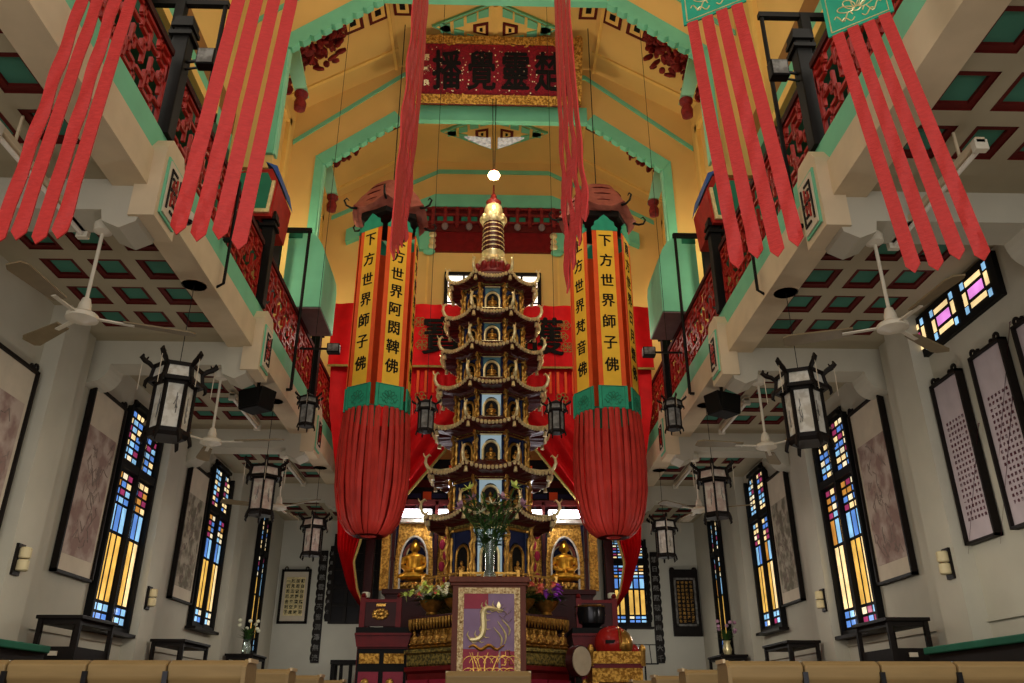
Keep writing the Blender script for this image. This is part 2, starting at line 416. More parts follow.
# far wall of the nave above the sanctuary, with the third arch line painted on it
yb = 14.2
bm = B(); box(bm, -4.5, 4.5, yb, yb+.4, 4.6, 11.6, 0); wf = struct('sanctuary_wall', bm, 'yellow')
bm = B(); box(bm, -1.2, 1.2, yb-.16, yb, 9.98, 10.28, 0)
for s in (-1, 1): prism(bm, [(s*1.2, 9.98), (s*1.2, 10.28), (s*2.95, 9.4), (s*2.95, 9.12)], 'y', yb-.16, yb, 0)
box(bm, -1.15, 1.15, yb-.03, yb, 10.9, 10.99, 0)
for s in (-1, 1): prism(bm, [(s*1.15, 10.9), (s*1.15, 10.99), (s*3.3, 9.8), (s*3.3, 9.71)], 'y', yb-.03, yb, 0)
obj('green_cornice', bm, 'green', wf)
bm = B()      # carved beam with brackets under the cornice
box(bm, -2.3, 2.3, yb-.1, yb, 9.42, 9.97, 0)
for k in range(19):
    x = -2.2+k*4.4/18; box(bm, x-.035, x+.035, yb-.2, yb-.1, 9.5, 9.95, 1)
    if k % 2: ell(bm, (x, yb-.17, 9.5), (.07, .05, .09), 8, 2)
for z in (9.93, 9.78, 9.6): box(bm, -2.3, 2.3, yb-.17, yb-.1, z-.025, z+.025, 1)
for k in range(9):
    x = -1.96+k*.49; box(bm, x-.16, x+.16, yb-.13, yb-.1, 9.64, 9.76, 3)
obj('bracket_frieze', bm, ['dark_red', 'carved_red', 'plum_soffit', 'green_deep'], wf)
bm = B(); box(bm, -1.22, 1.22, yb-.08, yb, 8.98, 9.42, 0)
obj('red_beam', bm, 'lacquer_red', wf)
bm = B()
for s in (-1, 1):
    a, b = sorted((s*1.2, s*2.2)); box(bm, a, b, yb-.1, yb, 9.0, 9.42, 0)
    for z, r in ((9.34, .08), (9.2, .07), (9.08, .08)): ell(bm, (s*1.22, yb-.1, z), (r, .05, r), 10, 1)
    ell(bm, (s*1.28, yb-.08, 8.96), (.13, .05, .08), 10, 0)
obj('beam_brackets', bm, ['green', 'gold_pale'], wf)
bm = B()      # vertical panel mouldings on the wall
for x in (-1.6, -1.3, 1.3, 1.6): box(bm, x-.02, x+.02, yb-.03, yb, 7.4, 8.9)
obj('panel_moulding', bm, 'yellow_trim', wf)
def sash(name, x0, x1, z0, z1, y, nx, nz):
    t = thing(name, '', ''); del t['label']; del t['category']; t['kind'] = 'structure'; t.location = ((x0+x1)/2, y, z0)
    w, h = x1-x0, z1-z0; bm = B(); f = .07
    box(bm, -w/2, -w/2+f, -.05, .03, 0, h); box(bm, w/2-f, w/2, -.05, .03, 0, h); box(bm, -w/2, w/2, -.05, .03, 0, f); box(bm, -w/2, w/2, -.05, .03, h-f, h)
    for k in range(1, nx): box(bm, -w/2+w*k/nx-.02, -w/2+w*k/nx+.02, -.03, .03, 0, h)
    for k in range(1, nz): box(bm, -w/2, w/2, -.02, .03, h*k/nz-.015, h*k/nz+.015)
    obj('window_frame', bm, 'black_wood', t)
    bm = B(); box(bm, -w/2+f, w/2-f, -.005, .012, f, h-f); obj('window_pane', bm, 'sky_pane', t)
sash('window_1', -.95, .95, 7.5, 8.5, yb-.04, 5, 3)
sash('window_2', -2.45, -2.05, 7.75, 8.6, yb-.04, 2, 6)
sash('window_3', 1.75, 2.65, 7.45, 8.6, yb-.04, 4, 6)
# vaulted ceiling with painted squares and carved diamonds
ZC = 11.2
bm = B(); sl = .62
def cz(x): x = abs(x); return ZC if x < 1.7 else ZC-sl*(x-1.7)
for s in (-1, 1):
    face(bm, [(s*1.7, -3, ZC), (s*1.7, 14.3, ZC), (s*3.6, 14.3, cz(3.6)), (s*3.6, -3, cz(3.6))], 0)
face(bm, [(-1.7, -3, ZC), (1.7, -3, ZC), (1.7, 14.3, ZC), (-1.7, 14.3, ZC)], 0)
for s in (-1, 1):
    for y in (9.35, 10.95, 12.05, 13.9):
        prism(bm, [(s*1.7, ZC), (s*1.7, ZC-.04), (s*3.45, cz(3.45)-.04), (s*3.45, cz(3.45))], 'y', y-.03, y+.03, 1)
    for x in (1.75, 3.3):
        a, b = sorted((s*x, s*(x+.05))); box(bm, a, b, 9.2, 11.4, cz(x)-.06, cz(x), 1); box(bm, a, b, 11.9, 14.2, cz(x)-.06, cz(x), 1)
cn = struct('nave_ceiling', bm, ['yellow', 'yellow_trim'])
def slopebox(bm, s, u, y, hu, hy, d0, d1, mi):      # box lying on the ceiling slope; u measured in x
    q = [(u-hu, y-hy), (u+hu, y-hy), (u+hu, y+hy), (u-hu, y+hy)]
    A = [bm.verts.new((s*p, v, cz(p)-d0)) for p, v in q]; Bv = [bm.verts.new((s*p, v, cz(p)-d1)) for p, v in q]
    bm.faces.new(Bv).material_index = mi
    for k in range(4): bm.faces.new((A[k], A[(k+1) % 4], Bv[(k+1) % 4], Bv[k])).material_index = mi
for s in (-1, 1):
    for yy in (10.0, 12.75):
        for u in (1.54, 1.93, 2.32):
            bm = B()
            slopebox(bm, s, u, yy, .15, .2, 0, .02, 0); slopebox(bm, s, u, yy, .1, .135, .02, .028, 1); slopebox(bm, s, u, yy, .045, .06, .028, .036, 2)
            obj('painted_square', bm, ['dark_red', 'yellow_trim', 'ink'], cn)
for yy in (10.4, 13.15):
    t = obj('diamond_panel', B(), 'green', cn)
    bm = bmesh.new()
    def dia(hx, hy, z0, z1, mi): prism(bm, [(-hx, yy), (0, yy-hy), (hx, yy), (0, yy+hy)], 'z', z0, z1, mi)
    dia(1.08, .56, ZC-.05, ZC, 0); dia(1.0, .52, ZC-.06, ZC-.05, 1)
    for s in (-1, 1):
        for k, x in enumerate((.85, .62, .4, .2)):
            for v in (-1, 1):
                hy = .5*(1-x/.97); y_ = yy+v*hy
                prism(bm, [(s*(x-.085), y_+.06*v), (s*(x+.085), y_-.03*v), (s*(x+.085), y_-.17*v), (s*(x-.085), y_-.12*v)], 'z', ZC-.085, ZC-.06, 0)
        prism(bm, [(s*.12, yy-.15), (s*.38, yy-.08), (s*.38, yy+.08), (s*.12, yy+.15)], 'z', ZC-.08, ZC-.06, 2)
        prism(bm, [(s*.17, yy-.09), (s*.32, yy-.05), (s*.32, yy+.05), (s*.17, yy+.09)], 'z', ZC-.09, ZC-.08, 1)
        prism(bm, [(s*.22, yy-.045), (s*.27, yy-.035), (s*.27, yy+.035), (s*.22, yy+.045)], 'z', ZC-.1, ZC-.09, 3)
    box(bm, -.035, .035, yy-.5, yy+.5, ZC-.1, ZC-.05, 1)
    bm.to_mesh(t.data); bm.free()
    for m_ in ('yellow_trim', 'dark_red', 'ink'): t.data.materials.append(M[m_])
    if yy > 13:      # pale glass patches of the farther diamond, with a faint glow
        bm = B()
        for s in (-1, 1): prism(bm, [(s*.07, yy+.12), (s*.6, yy+.08), (s*.3, yy+.3), (s*.07, yy+.42)], 'z', ZC-.12, ZC-.07, 0)
        obj('pale_pane', bm, 'pale_glass', cn)
bm = B(); box(bm, -5, 5, -3, 18.4, 11.6, 11.9); box(bm, -5, 5, 14.6, 18.4, 7.2, 7.4); struct('roof_ceiling', bm, 'yellow')
# carved dark-red spandrel ornaments
for s, nm in ((-1, 'left'), (1, 'right')):
    for j, (yy, k_) in enumerate(((9.95, 1.0), (12.45, .85))):
        bm = B(); r = random.Random(31+j)
        for q in range(120):
            u = r.random()**1.2; v = r.random()*(1-u*.75)
            p = (s*(3.38-.95*u*k_), yy+(r.random()-.5)*.8, cz(3.38-.95*u*k_)-.05-.75*v*k_)
            a = Matrix.Rotation(r.random()*6, 4, 'Y') @ Matrix.Rotation(r.random()*6, 4, 'X')
            ell(bm, p, (.05+.08*r.random(), .04, .04+.04*r.random()), 6, 0, a)
        tube(bm, [(s*2.75, yy, cz(2.75)-.12), (s*2.5, yy, cz(2.5)-.2), (s*2.46, yy-.1, cz(2.46)-.1)], [.08, .06, .02], 6)
        o = obj('carved_spandrel', bm, 'carved_red', smooth=True)
        tag(o, 'dark red carved foliage bracket under the yellow vault, %s side, %s' % (nm, 'behind the nearest arch' if j == 0 else 'behind the middle arch'), 'carving', 'carved red corner brackets')
        t = thing('hanging_corbel', 'red carved pendant on a green bracket below the foliage carving, %s side, %s' % (nm, 'nearest arch' if j == 0 else 'middle arch'), 'corbel', (s*2.8, 9.35 if j == 0 else 11.95, 8.75), 0, 'red pendants of the vault')
        bm = B(); prism(bm, [(s*-.09, .0), (s*.09, 0), (s*.36, .85), (s*.12, .85)], 'y', -.12, .1); obj('green_block', bm, 'green_light', t)
        bm = B(); lathe(bm, [(.02, -.32), (.08, -.29), (.09, -.19), (.06, -.1), (.1, -.04), (.1, 0)], 12); obj('pendant', bm, 'carved_red', t, True)
# arch-foot corbels
for s, nm in ((-1, 'left'), (1, 'right')):
    t = thing('arch_corbel', 'red and green corbel box at the foot of the nearest arch on the %s' % nm, 'corbel', (s*3.02, 8.8, 6.1))
    bm = B(); prism(bm, [(s*-.3, .0), (s*.4, 0), (s*.4, .62), (s*-.24, .7), (s*-.34, .5)], 'y', -.3, .4, 0); obj('body', bm, 'rail_red', t)
    bm = B(); prism(bm, [(s*-.24, .09), (s*.38, .09), (s*.38, .6), (s*-.2, .62), (s*-.27, .48)], 'y', -.33, -.3, 0); obj('green_panel', bm, 'green_deep', t)
    bm = B(); prism(bm, [(s*-.36, .5), (s*-.25, .71), (s*-.15, .8), (s*-.3, .74)], 'y', -.31, .4, 0); obj('blue_cap', bm, 'blue_trim', t)
    bm = B(); prism(bm, [(s*-.28, .04), (s*.38, .04), (s*.38, .09), (s*-.28, .09)], 'y', -.335, -.3, 0); prism(bm, [(s*-.28, .09), (s*-.24, .09), (s*-.27, .5), (s*-.31, .5)], 'y', -.335, -.3, 0); obj('gold_edge', bm, 'gold_pale', t)
    # rounded green box projecting over the far gallery
    t = thing('green_box', 'big green box with rounded top corner projecting over the %s balcony' % nm, 'duct', (s*2.8, 10.35, 5.8))
    pf = [(s*.2, 0), (s*.2, 1.3), (s*.1, 1.3)]
    for k in range(7): a = k/6*PI/2; pf.append((s*(.1-.47*math.sin(a)), .72+.58*math.cos(a)))
    pf.append((s*-.37, 0))
    bm = B(); prism(bm, pf, 'y', 0, .97, 0); obj('casing', bm, 'green', t)
    bm = B(); box(bm, *sorted((s*-.36, s*.18)), .02, .95, -.02, 0); obj('underside', bm, 'plum_soffit', t)
    bm = B(); box(bm, *sorted((s*.0, s*.2)), -.02, 0, 1.12, 1.24)
    for k in range(6): box(bm, *sorted((s*.01, s*.19)), -.03, -.02, 1.125+k*.02, 1.133+k*.02)
    obj('grille', bm, 'green_deep', t)
# red fascia of the sanctuary under the far gallery return
# ------------------------------------------------------------------ stained glass
def glasscells(bm, y0, y1, rows, pal, r, x):      # rows: list of (z0,z1,ncol,colours)
    for z0, z1, nc, cols in rows:
        w = (y1-y0)/nc
        for k in range(nc):
            m_ = r.choice(cols); g = .021 if z1-z0 > .5 else .016
            face(bm, [(x, y0+k*w+g, z0+g), (x, y0+(k+1)*w-g, z0+g), (x, y0+(k+1)*w-g, z1-g), (x, y0+k*w+g, z1-g)], pal.index(m_))
PAL = ['g_yellow', 'g_amber', 'g_white', 'g_blue', 'g_lblue', 'g_magenta', 'g_purple', 'g_cream', 'g_pink', 'lead']
def tall_window(name, s, y, w, z0, z1, seed, axis='x', x=None):
    t = thing(name, '', ''); del t['label']; del t['category']; t['kind'] = 'structure'
    t.location = (s*4.5, y, z0) if axis == 'x' else (x, 17.99, z0)
    # built facing +x for the left wall; rotated for the right or the back wall
    t.rotation_euler = (0, 0, 0 if (axis == 'x' and s < 0) else (PI if axis == 'x' else -PI/2))
    h = z1-z0; r = random.Random(seed)
    bm = B(); ch = .14
    out = [(-w/2-.05, -.05), (w/2+.05, -.05), (w/2+.05, h-ch), (w/2-ch, h), (w/2-ch, h+.06), (-w/2+ch, h+.06), (-w/2+ch, h), (-w/2-.05, h-ch)]
    prism(bm, out, 'x', 0, .03, 0)
    for yy, ww in ((-w/2-.03, .05), (0, .05), (w/2+.03, .05)): box(bm, .03, .09, yy-ww/2, yy+ww/2, -.05, h-ch*.6)
    zt = h*.70
    for zz, hh in ((-.02, .05), (zt, .1), (h-.02, .05)): box(bm, .03, .085, -w/2+(ch if zz > h-.1 else 0), w/2-(ch if zz > h-.1 else 0), zz-hh/2, zz+hh/2)
    obj('window_frame', bm, 'lead', t)
    bm = B()
    for a, b in ((-w/2+.02, -.03), (.03, w/2-.02)):
        rows = []; zz = .03
        for k in range(2): rows.append((zz, zz+.11*h/2.7, 3, ['g_blue', 'g_lblue', 'g_blue', 'g_lblue', 'g_magenta', 'g_white'])); zz += .11*h/2.7
        zl = zt-.07-4*.1*h/2.7
        zm = zz+(zl-zz)*.7
        rows.append((zz, zm, 3, ['g_yellow', 'g_yellow', 'g_cream', 'g_yellow']))
        cols3 = ['g_yellow', 'g_lblue', 'g_yellow'] if r.random() < .6 else ['g_amber', 'g_purple', 'g_amber']
        ww = (b-a)/3
        for k in range(3):
            g = .018; face(bm, [(.032, a+k*ww+g, zm+g), (.032, a+(k+1)*ww-g, zm+g), (.032, a+(k+1)*ww-g, zl-g), (.032, a+k*ww+g, zl-g)], PAL.index(['g_lblue', 'g_blue', 'g_lblue'][k] if cols3[1] == 'g_lblue' else ['g_amber', 'g_lblue', 'g_yellow'][k]))
        zz = zl
        for k in range(4): rows.append((zz, zz+.1*h/2.7, 3, ['g_lblue', 'g_white', 'g_cream', 'g_blue', 'g_magenta', 'g_amber'])); zz += .1*h/2.7
        zz = zt+.06; nr = 7; dz = (h-.08-zz)/nr
        for k in range(nr): rows.append((zz, zz+dz, 3, ['g_lblue', 'g_cream', 'g_white', 'g_blue', 'g_cream', 'g_magenta', 'g_lblue'])); zz += dz
        for (q0, q1, nc, cols) in rows:
            aa, bb = a, b
            if q1 > h-ch: aa, bb = (a+ch*.7 if a < -.1 else a), (b-ch*.7 if b > .1 else b)
            glasscells(bm, aa, bb, [(q0, q1, nc, cols)], PAL, r, .032)
    obj('window_pane', bm, PAL, t)
    bm = B(); box(bm, 0, .16, -w/2-.1, w/2+.1, -.09, -.05); obj('window_sill', bm, 'black_wood', t)
    return t
tall_window('window_4', -1, 10.15, 1.0, 1.5, 4.12, 1)
tall_window('window_5', 1, 10.15, 1.0, 1.5, 4.12, 2)
tall_window('window_6', -1, 13.42, .95, 1.8, 4.3, 3)
tall_window('window_7', 1, 13.35, .95, 1.8, 4.3, 4)
tall_window('window_8', -1, 16.35, .6, 1.6, 4.2, 5)
tall_window('window_9', 1, 16.2, .6, 1.6, 4.2, 6)
tall_window('window_10', 1, 0, .85, 2.25, 4.1, 8, 'y', 2.92)
# dark sash window on the back wall, left
t = thing('window_11', '', ''); del t['label']; del t['category']; t['kind'] = 'structure'; t.location = (-2.85, 17.99, 2.25)
bm = B(); box(bm, -.48, .48, -.03, 0, 0, 1.85)
for k in range(4): box(bm, -.48+k*.32-.025, -.48+k*.32+.025, -.07, -.03, 0, 1.85)
for k in range(6): box(bm, -.48, .48, -.06, -.03, k*.36, k*.36+.035)
obj('window_frame', bm, 'black_wood', t)
bm = B()
for k in range(3):
    for j in range(5): face(bm, [(-.44+k*.32, -.035, .05+j*.36), (-.21+k*.32, -.035, .05+j*.36), (-.21+k*.32, -.035, .34+j*.36), (-.44+k*.32, -.035, .34+j*.36)])
obj('window_pane', bm, 'bronze', t)
# transom window of three panels, right wall
t = thing('window_12', '', ''); del t['label']; del t['category']; t['kind'] = 'structure'; t.location = (4.5, 7.1, 3.92); t.rotation_euler = (0, 0, PI)
bm = B(); box(bm, 0, .05, -.9, .9, 0, .44)
obj('window_frame', bm, 'lead', t)
bm = B(); g = .014
for k in range(3):
    c = -.58+k*.58
    def pn(a, b, z0, z1, m_): face(bm, [(.056, c+a, z0), (.056, c+b, z0), (.056, c+b, z1), (.056, c+a, z1)], PAL.index(m_))
    pn(-.12, .12, .17, .27, ['g_magenta', 'g_pink', 'g_pink'][k]); pn(-.14, .12, .305, .36, 'g_cream'); pn(-.12, .14, .08, .135, 'g_cream')
    pn(-.215, -.155, .14, .27, 'g_cream'); pn(.155, .215, .17, .3, 'g_cream')
    for a, b in ((-.22, .06), (-.22, .31), (.16, .05), (.16, .32)): pn(a, a+.06, b, b+.07, 'g_lblue')
obj('window_pane', bm, PAL, t)
# ------------------------------------------------------------------ framed scrolls and boards
def frame_scroll(name, label, cat, s, y, z0, w, h, art, hooks=True, lean=0, group=None):
    t = thing(name, label, cat, (s*4.49, y, z0), 0 if s < 0 else PI, group)
    bm = B(); f = .024 if art[0] == 'text' else .03
    dp = .07 if art[0] == 'paint' else .075; box(bm, .0, dp, -w/2, -w/2+f, 0, h); box(bm, .0, dp, w/2-f, w/2, 0, h); box(bm, .0, dp, -w/2, w/2, 0, f); box(bm, .0, dp, -w/2, w/2, h-f, h)
    if hooks:
        for q in (-1, 1):
            torus(bm, (.05, q*(w/2-.06), h+.03), .03, .014, 'x', n=10, seg=5); torus(bm, (.05, q*(w/2-.14), h+.015), .02, .012, 'x', n=8, seg=5)
    box(bm, 0, .03, -w/2+.02, w/2-.02, .02, h-.02); obj('frame', bm, 'black_wood', t)
    bm = B(); box(bm, .03, .04, -w/2+f, w/2-f, f, h-f); obj('mount', bm, 'paper_lilac' if art[0] == 'text' else 'paper', t)
    if art[0] == 'paint':
        bm = B(); z1 = h*(.78); box(bm, .04, .044, -w/2+f+.05, w/2-f-.05, h*.1, z1); obj('painting', bm, art[1], t)
        bm = B(); r = random.Random(len(label))
        for k in range(26):
            p = [(.045, (r.random()-.5)*w*.6, h*(.15+.55*r.random()))]
            for j in range(5): p.append((.045, max(-w*.36, min(w*.36, p[-1][1]+(r.random()-.5)*.16)), max(h*.12, min(h*.76, p[-1][2]+(r.random()-.5)*.22))))
            tube(bm, p, .0025+.004*r.random(), 4)
        obj('brushwork', bm, 'faint_ink', t)
    else:
        bm = B(); s_ = art[1]; nc, nr = art[2], art[3]; k = 0; aw = w-2*f-.12; ah = h*.62; zz0 = h*.12
        for cix in range(nc):
            for rix in range(nr):
                yy = (aw/2-(cix+.5)*aw/nc); zz = zz0+ah-(rix+.5)*ah/nr
                # text reads right to left; plane faces +x
                add_text(bm, s_[k % len(s_)], min(aw/nc, ah/nr)*.58, T(.043, yy, zz) @ RZ(PI/2) @ UPR, 0, .001, .001, 1); k += 1
        obj('calligraphy', bm, 'ink_red', t)
    return t
SUTRA = '觀自在菩薩行深般若波羅蜜多時照見五蘊皆空度一切苦厄舍利子色不異空空不異色色即是空空即是色受想行識亦復如是舍利子是諸法空相不生不滅不垢不淨不增不減是故空中無色無受想行識'
frame_scroll('scroll_painting', 'framed hanging scroll with reddish figure painting left of the nearest left window', 'scroll', -1, 9.08, 1.9, .86, 2.05, ('paint', 'painting_red', 'ink_red'))
frame_scroll('scroll_painting', 'framed hanging scroll with reddish landscape beside the nearest right window', 'scroll', 1, 9.08, 1.9, .86, 2.05, ('paint', 'painting_red', 'ink_red'))
frame_scroll('scroll_painting', 'framed grey ink scroll beside the second left window', 'scroll', -1, 12.36, 2.03, .88, 1.95, ('paint', 'painting_grey', 'ink'))
frame_scroll('scroll_painting', 'framed grey ink scroll beside the second right window', 'scroll', 1, 12.36, 2.03, .88, 1.95, ('paint', 'painting_grey', 'ink'))
frame_scroll('scroll_painting', 'brown framed scroll cut by the left edge of the photo', 'scroll', -1, 7.05, 2.0, .95, 1.62, ('paint', 'painting_red', 'ink_red'))
frame_scroll('calligraphy_scroll', 'framed calligraphy scroll, the one farthest from the camera of the right wall trio', 'scroll', 1, 7.32, 2.0, .5, 1.58, ('text', SUTRA, 6, 18), group='calligraphy scrolls on the right wall')
frame_scroll('calligraphy_scroll', 'framed calligraphy scroll in the middle of the right wall trio', 'scroll', 1, 6.6, 2.0, .5, 1.58, ('text', SUTRA[30:]+SUTRA[:30], 6, 18), group='calligraphy scrolls on the right wall')
frame_scroll('calligraphy_scroll', 'framed calligraphy scroll cut by the right edge of the photo', 'scroll', 1, 5.92, 2.0, .5, 1.58, ('text', SUTRA[10:], 6, 12), group='calligraphy scrolls on the right wall')
# back wall boards
t = thing('framed_calligraphy', 'black framed sheet of calligraphy on the back wall, left corner', 'picture', (-4.1, 17.98, 2.25))
bm = B(); w, h, f = .62, 1.1, .05
box(bm, -w/2, -w/2+f, -.06, 0, 0, h); box(bm, w/2-f, w/2, -.06, 0, 0, h); box(bm, -w/2, w/2, -.06, 0, 0, f); box(bm, -w/2, w/2, -.06, 0, h-f, h)
for q in (-1, 1): torus(bm, (q*.22, -.03, h+.02), .03, .014, 'y', n=10, seg=5)
obj('frame', bm, 'black_wood', t)
bm = B(); box(bm, -w/2+f, w/2-f, -.03, -.02, f, h-f); obj('mount', bm, 'paper', t)
bm = B(); box(bm, -.2, .2, -.034, -.03, .16, h-.16); obj('sheet', bm, 'gold_pale', t)
bm = B()
for cix in range(4):
    for rix in range(7): add_text(bm, SUTRA[cix*7+rix], .08, T(.15-cix*.1, -.036, h-.24-rix*.105) @ UPR, 0, .002, .001, 1)
obj('calligraphy', bm, 'ink', t)
t = thing('memorial_board', 'black carved board with a gold inscription on the back wall, right corner', 'board', (4.17, 17.98, 2.02))
bm = B(); box(bm, -.3, .3, -.07, 0, 0, 1.36, 0)
for q in (-1, 1): ell(bm, (q*.24, -.03, 1.37), (.06, .03, .04), 8)
obj('board', bm, 'black_wood', t, bevel=.01)
bm = B()
for (a, b, z0, z1) in ((-.23, -.19, .2, 1.18), (.19, .23, .2, 1.18), (-.23, .23, .2, .24), (-.23, .23, 1.14, 1.18)): box(bm, a, b, -.085, -.07, z0, z1)
obj('silver_border', bm, 'grey_panel', t)
bm = B()
for cix in range(4):
    for rix in range(11): add_text(bm, SUTRA[cix*11+rix], .06, T(.13-cix*.09, -.072, 1.08-rix*.078) @ UPR, 0, .002, .001, 1)
obj('inscription', bm, 'gold', t)
for s, nm, txt in ((-1, 'left', '法雨慈雲普天皆潤澤無邊'), (1, 'right', '慧日高懸照破諸幽暗大千')):
    for j, (x, z0, h, w) in enumerate(((3.56, 1.5, 2.25, .17), (3.38, 2.3, 1.55, .1))):
        t = thing('couplet_board', '%s dark vertical couplet board with scalloped edge, %s of the back wall' % ('long' if j == 0 else 'narrow short', nm), 'board', (s*x, 18.01, z0), 0, 'couplet boards')
        bm = B(); box(bm, -w/2, w/2, -.05, 0, 0, h)
        for k in range(int(h/.16)): ell(bm, (-w/2 if s < 0 else w/2, -.02, .1+k*.16), (.025, .02, .07), 8)
        obj('board', bm, 'black_wood', t)
        bm = B()
        for k in range(int(h/.2)): add_text(bm, txt[k % len(txt)], .13 if j == 0 else .08, T(0, -.053, h-.16-k*.2) @ UPR, 0, .002, .002, 1)
        obj('characters', bm, 'grey_panel', t)
# wall lamps
for s, nm in ((-1, 'left'), (1, 'right')):
    for y, z, wh in ((7.72, 1.86, 'nearer'), (10.84, 1.9, 'farther')):
        t = thing('wall_lamp', '%s cream box lamp on a dark plate on the %s wall pilaster' % (wh, nm), 'lamp', (s*4.32, y, z), 0 if s < 0 else PI, 'pilaster lamps')
        bm = B(); box(bm, 0, .025, -.06, .06, -.14, .14); obj('back_plate', bm, 'black_wood', t)
        bm = B(); lathe(bm, [(.045, -.1), (.055, -.09), (.055, -.01), (.045, 0)], 10, 0, (.06, .01, 0)); lathe(bm, [(.045, .01), (.055, .02), (.055, .1), (.045, .11)], 10, 0, (.06, .01, 0)); obj('shade', bm, 'lamp_cream', t, True)
# ------------------------------------------------------------------ hexagonal palace lanterns
def lantern(label, loc, drop, panel='silk_panel', sc_=1.0, rz=.3, ztop=4.4, group='hexagonal lanterns'):
    t = thing('palace_lantern', label, 'lantern', loc, rz, group)      # origin: top of the body
    S = sc_
    def hexpt(r, k, z): a = PI/6+k*PI/3; return (r*math.cos(a)*S, r*math.sin(a)*S, z*S)
    bm = B(); lathe(bm, [(.004, 0), (.004, drop)], 6, 0, (0, 0, .03)); lathe(bm, [(.03, .0), (.09, .04), (.09, .06), (.02, .1)], 10, 0, (0, 0, -.06)); obj('cord', bm, 'iron', t)
    bm = B(); q_ = 1 if drop < 3 else .3; lathe(bm, [(.12*q_, -.05), (.12*q_, -.01), (.05*q_, 0)], 12, 0, (0, 0, drop+.03)); obj('ceiling_rose', bm, 'black', t)
    # upper flared frieze with panels
    bm = B()
    for k in range(6):
        for (r, z) in ((.19, -.04), (.21, -.17)): bar(bm, hexpt(r, k, z), hexpt(r, k+1, z), .03*S)
        bar(bm, hexpt(.19, k, -.04), hexpt(.21, k, -.17), .03*S)
        for z, r in ((-.19, .155), (-.6, .155)): bar(bm, hexpt(r, k, z), hexpt(r, k+1, z), .03*S)
        bar(bm, hexpt(.155, k, -.18), hexpt(.155, k, -.62), .026*S)
        bar(bm, hexpt(0, k, -.03), hexpt(.2, k, -.03), .02*S)
    lathe(bm, [(.15*S, -.65*S), (.17*S, -.62*S), (.17*S, -.59*S)], 6, 0, rot=PI/6)
    obj('frame', bm, 'black_wood', t)
    p = bm = B()
    for k in range(6): face(bm, [hexpt(.183, k, -.04), hexpt(.183, k+1, -.04), hexpt(.2, k+1, -.17), hexpt(.2, k, -.17)])
    obj('frieze_panel', bm, panel, t)
    bm = B()
    for k in range(6): face(bm, [hexpt(.148, k, -.18), hexpt(.148, k+1, -.18), hexpt(.148, k+1, -.61), hexpt(.148, k, -.61)])
    bp = obj('silk_pane', bm, panel, t)
    bm = B(); r = random.Random(len(label))
    for k in range(6):
        A, Bq, Cq = [Vector(hexpt(.15, j, z)) for j, z in ((k, -.25), (k+1, -.25), (k, -.55))]
        u, v = Bq-A, Cq-A; b0 = .3+.4*r.random()
        for q in range(4):
            x0, y0 = b0+(r.random()-.5)*.1, .1+.5*r.random()
            tube(bm, [A+u*x0+v*y0, A+u*(x0+.12*(r.random()-.5))+v*(y0+.2), A+u*(x0+.25*(r.random()-.5))+v*(y0+.35)], .0035*S, 4)
    obj('ink_painting', bm, 'grey_panel', bp)
    for k in range(6):      # dragon-head hooks above, curled feet below
        bm = B(); a = PI/6+k*PI/3
        def rp(r, z): return (r*math.cos(a)*S, r*math.sin(a)*S, z*S)
        tube(bm, [rp(.19, -.06), rp(.23, -.02), rp(.27, .0), rp(.3, .03), rp(.29, .06)], [.016*S, .022*S, .024*S, .022*S, .008*S], 6)
        tube(bm, [rp(.27, .0), rp(.25, .04)], [.014*S, .005*S], 5)
        h = obj('dragon_hook', bm, 'black_wood', t, True)
        bm = B(); tube(bm, [rp(.21, -.15), rp(.235, -.18), rp(.24, -.22), rp(.225, -.24)], [.02*S, .018*S, .014*S, .006*S], 5); obj('lower_hook', bm, 'black_wood', t, True)
        bm = B(); tube(bm, [rp(.16, -.6), rp(.18, -.65), rp(.19, -.69), rp(.175, -.71)], [.02*S, .018*S, .016*S, .006*S], 5); obj('foot', bm, 'black_wood', t, True)
        bm = B(); tube(bm, [rp(.29, .0), rp(.29, -.1), rp(.288, -.26)], [.002*S, .004*S, .003*S], 5); obj('tassel', bm, 'paper', t)
    return t
names = (('nearest', 'silk_panel'), ('middle', 'silk_white'), ('farthest', 'silk_panel'))
for s, nm in ((-1, 'left'), (1, 'right')):
    for i, (y, z) in enumerate(((7.02, 3.5), (10.25, 3.47), (13.5, 3.5))):
        lantern('black hexagonal lantern with pale silk panes, %s of the three hanging under the %s balcony' % (names[i][0], nm), (s*2.88, y, z), 4.4-z-.04,
                'silk_white' if (s > 0 and i != 1) or (s < 0 and i == 0) else 'silk_panel', (1.08, 1.0, .96)[i], (.13, -.28, -.03)[i]*s)
    lantern('small dark lantern on a long cord beside the %s balcony railing' % nm, (s*2.33, 9.85, 4.26), cz(2.33)-4.3, 'grey_panel', .62, .1, group='small dark nave lanterns')
    lantern('small dark lantern hanging between the pagoda and the %s banner' % nm, (s*.83, 9.85, 4.2), ZC-4.24, 'grey_panel', .62, .4, group='small dark nave lanterns')
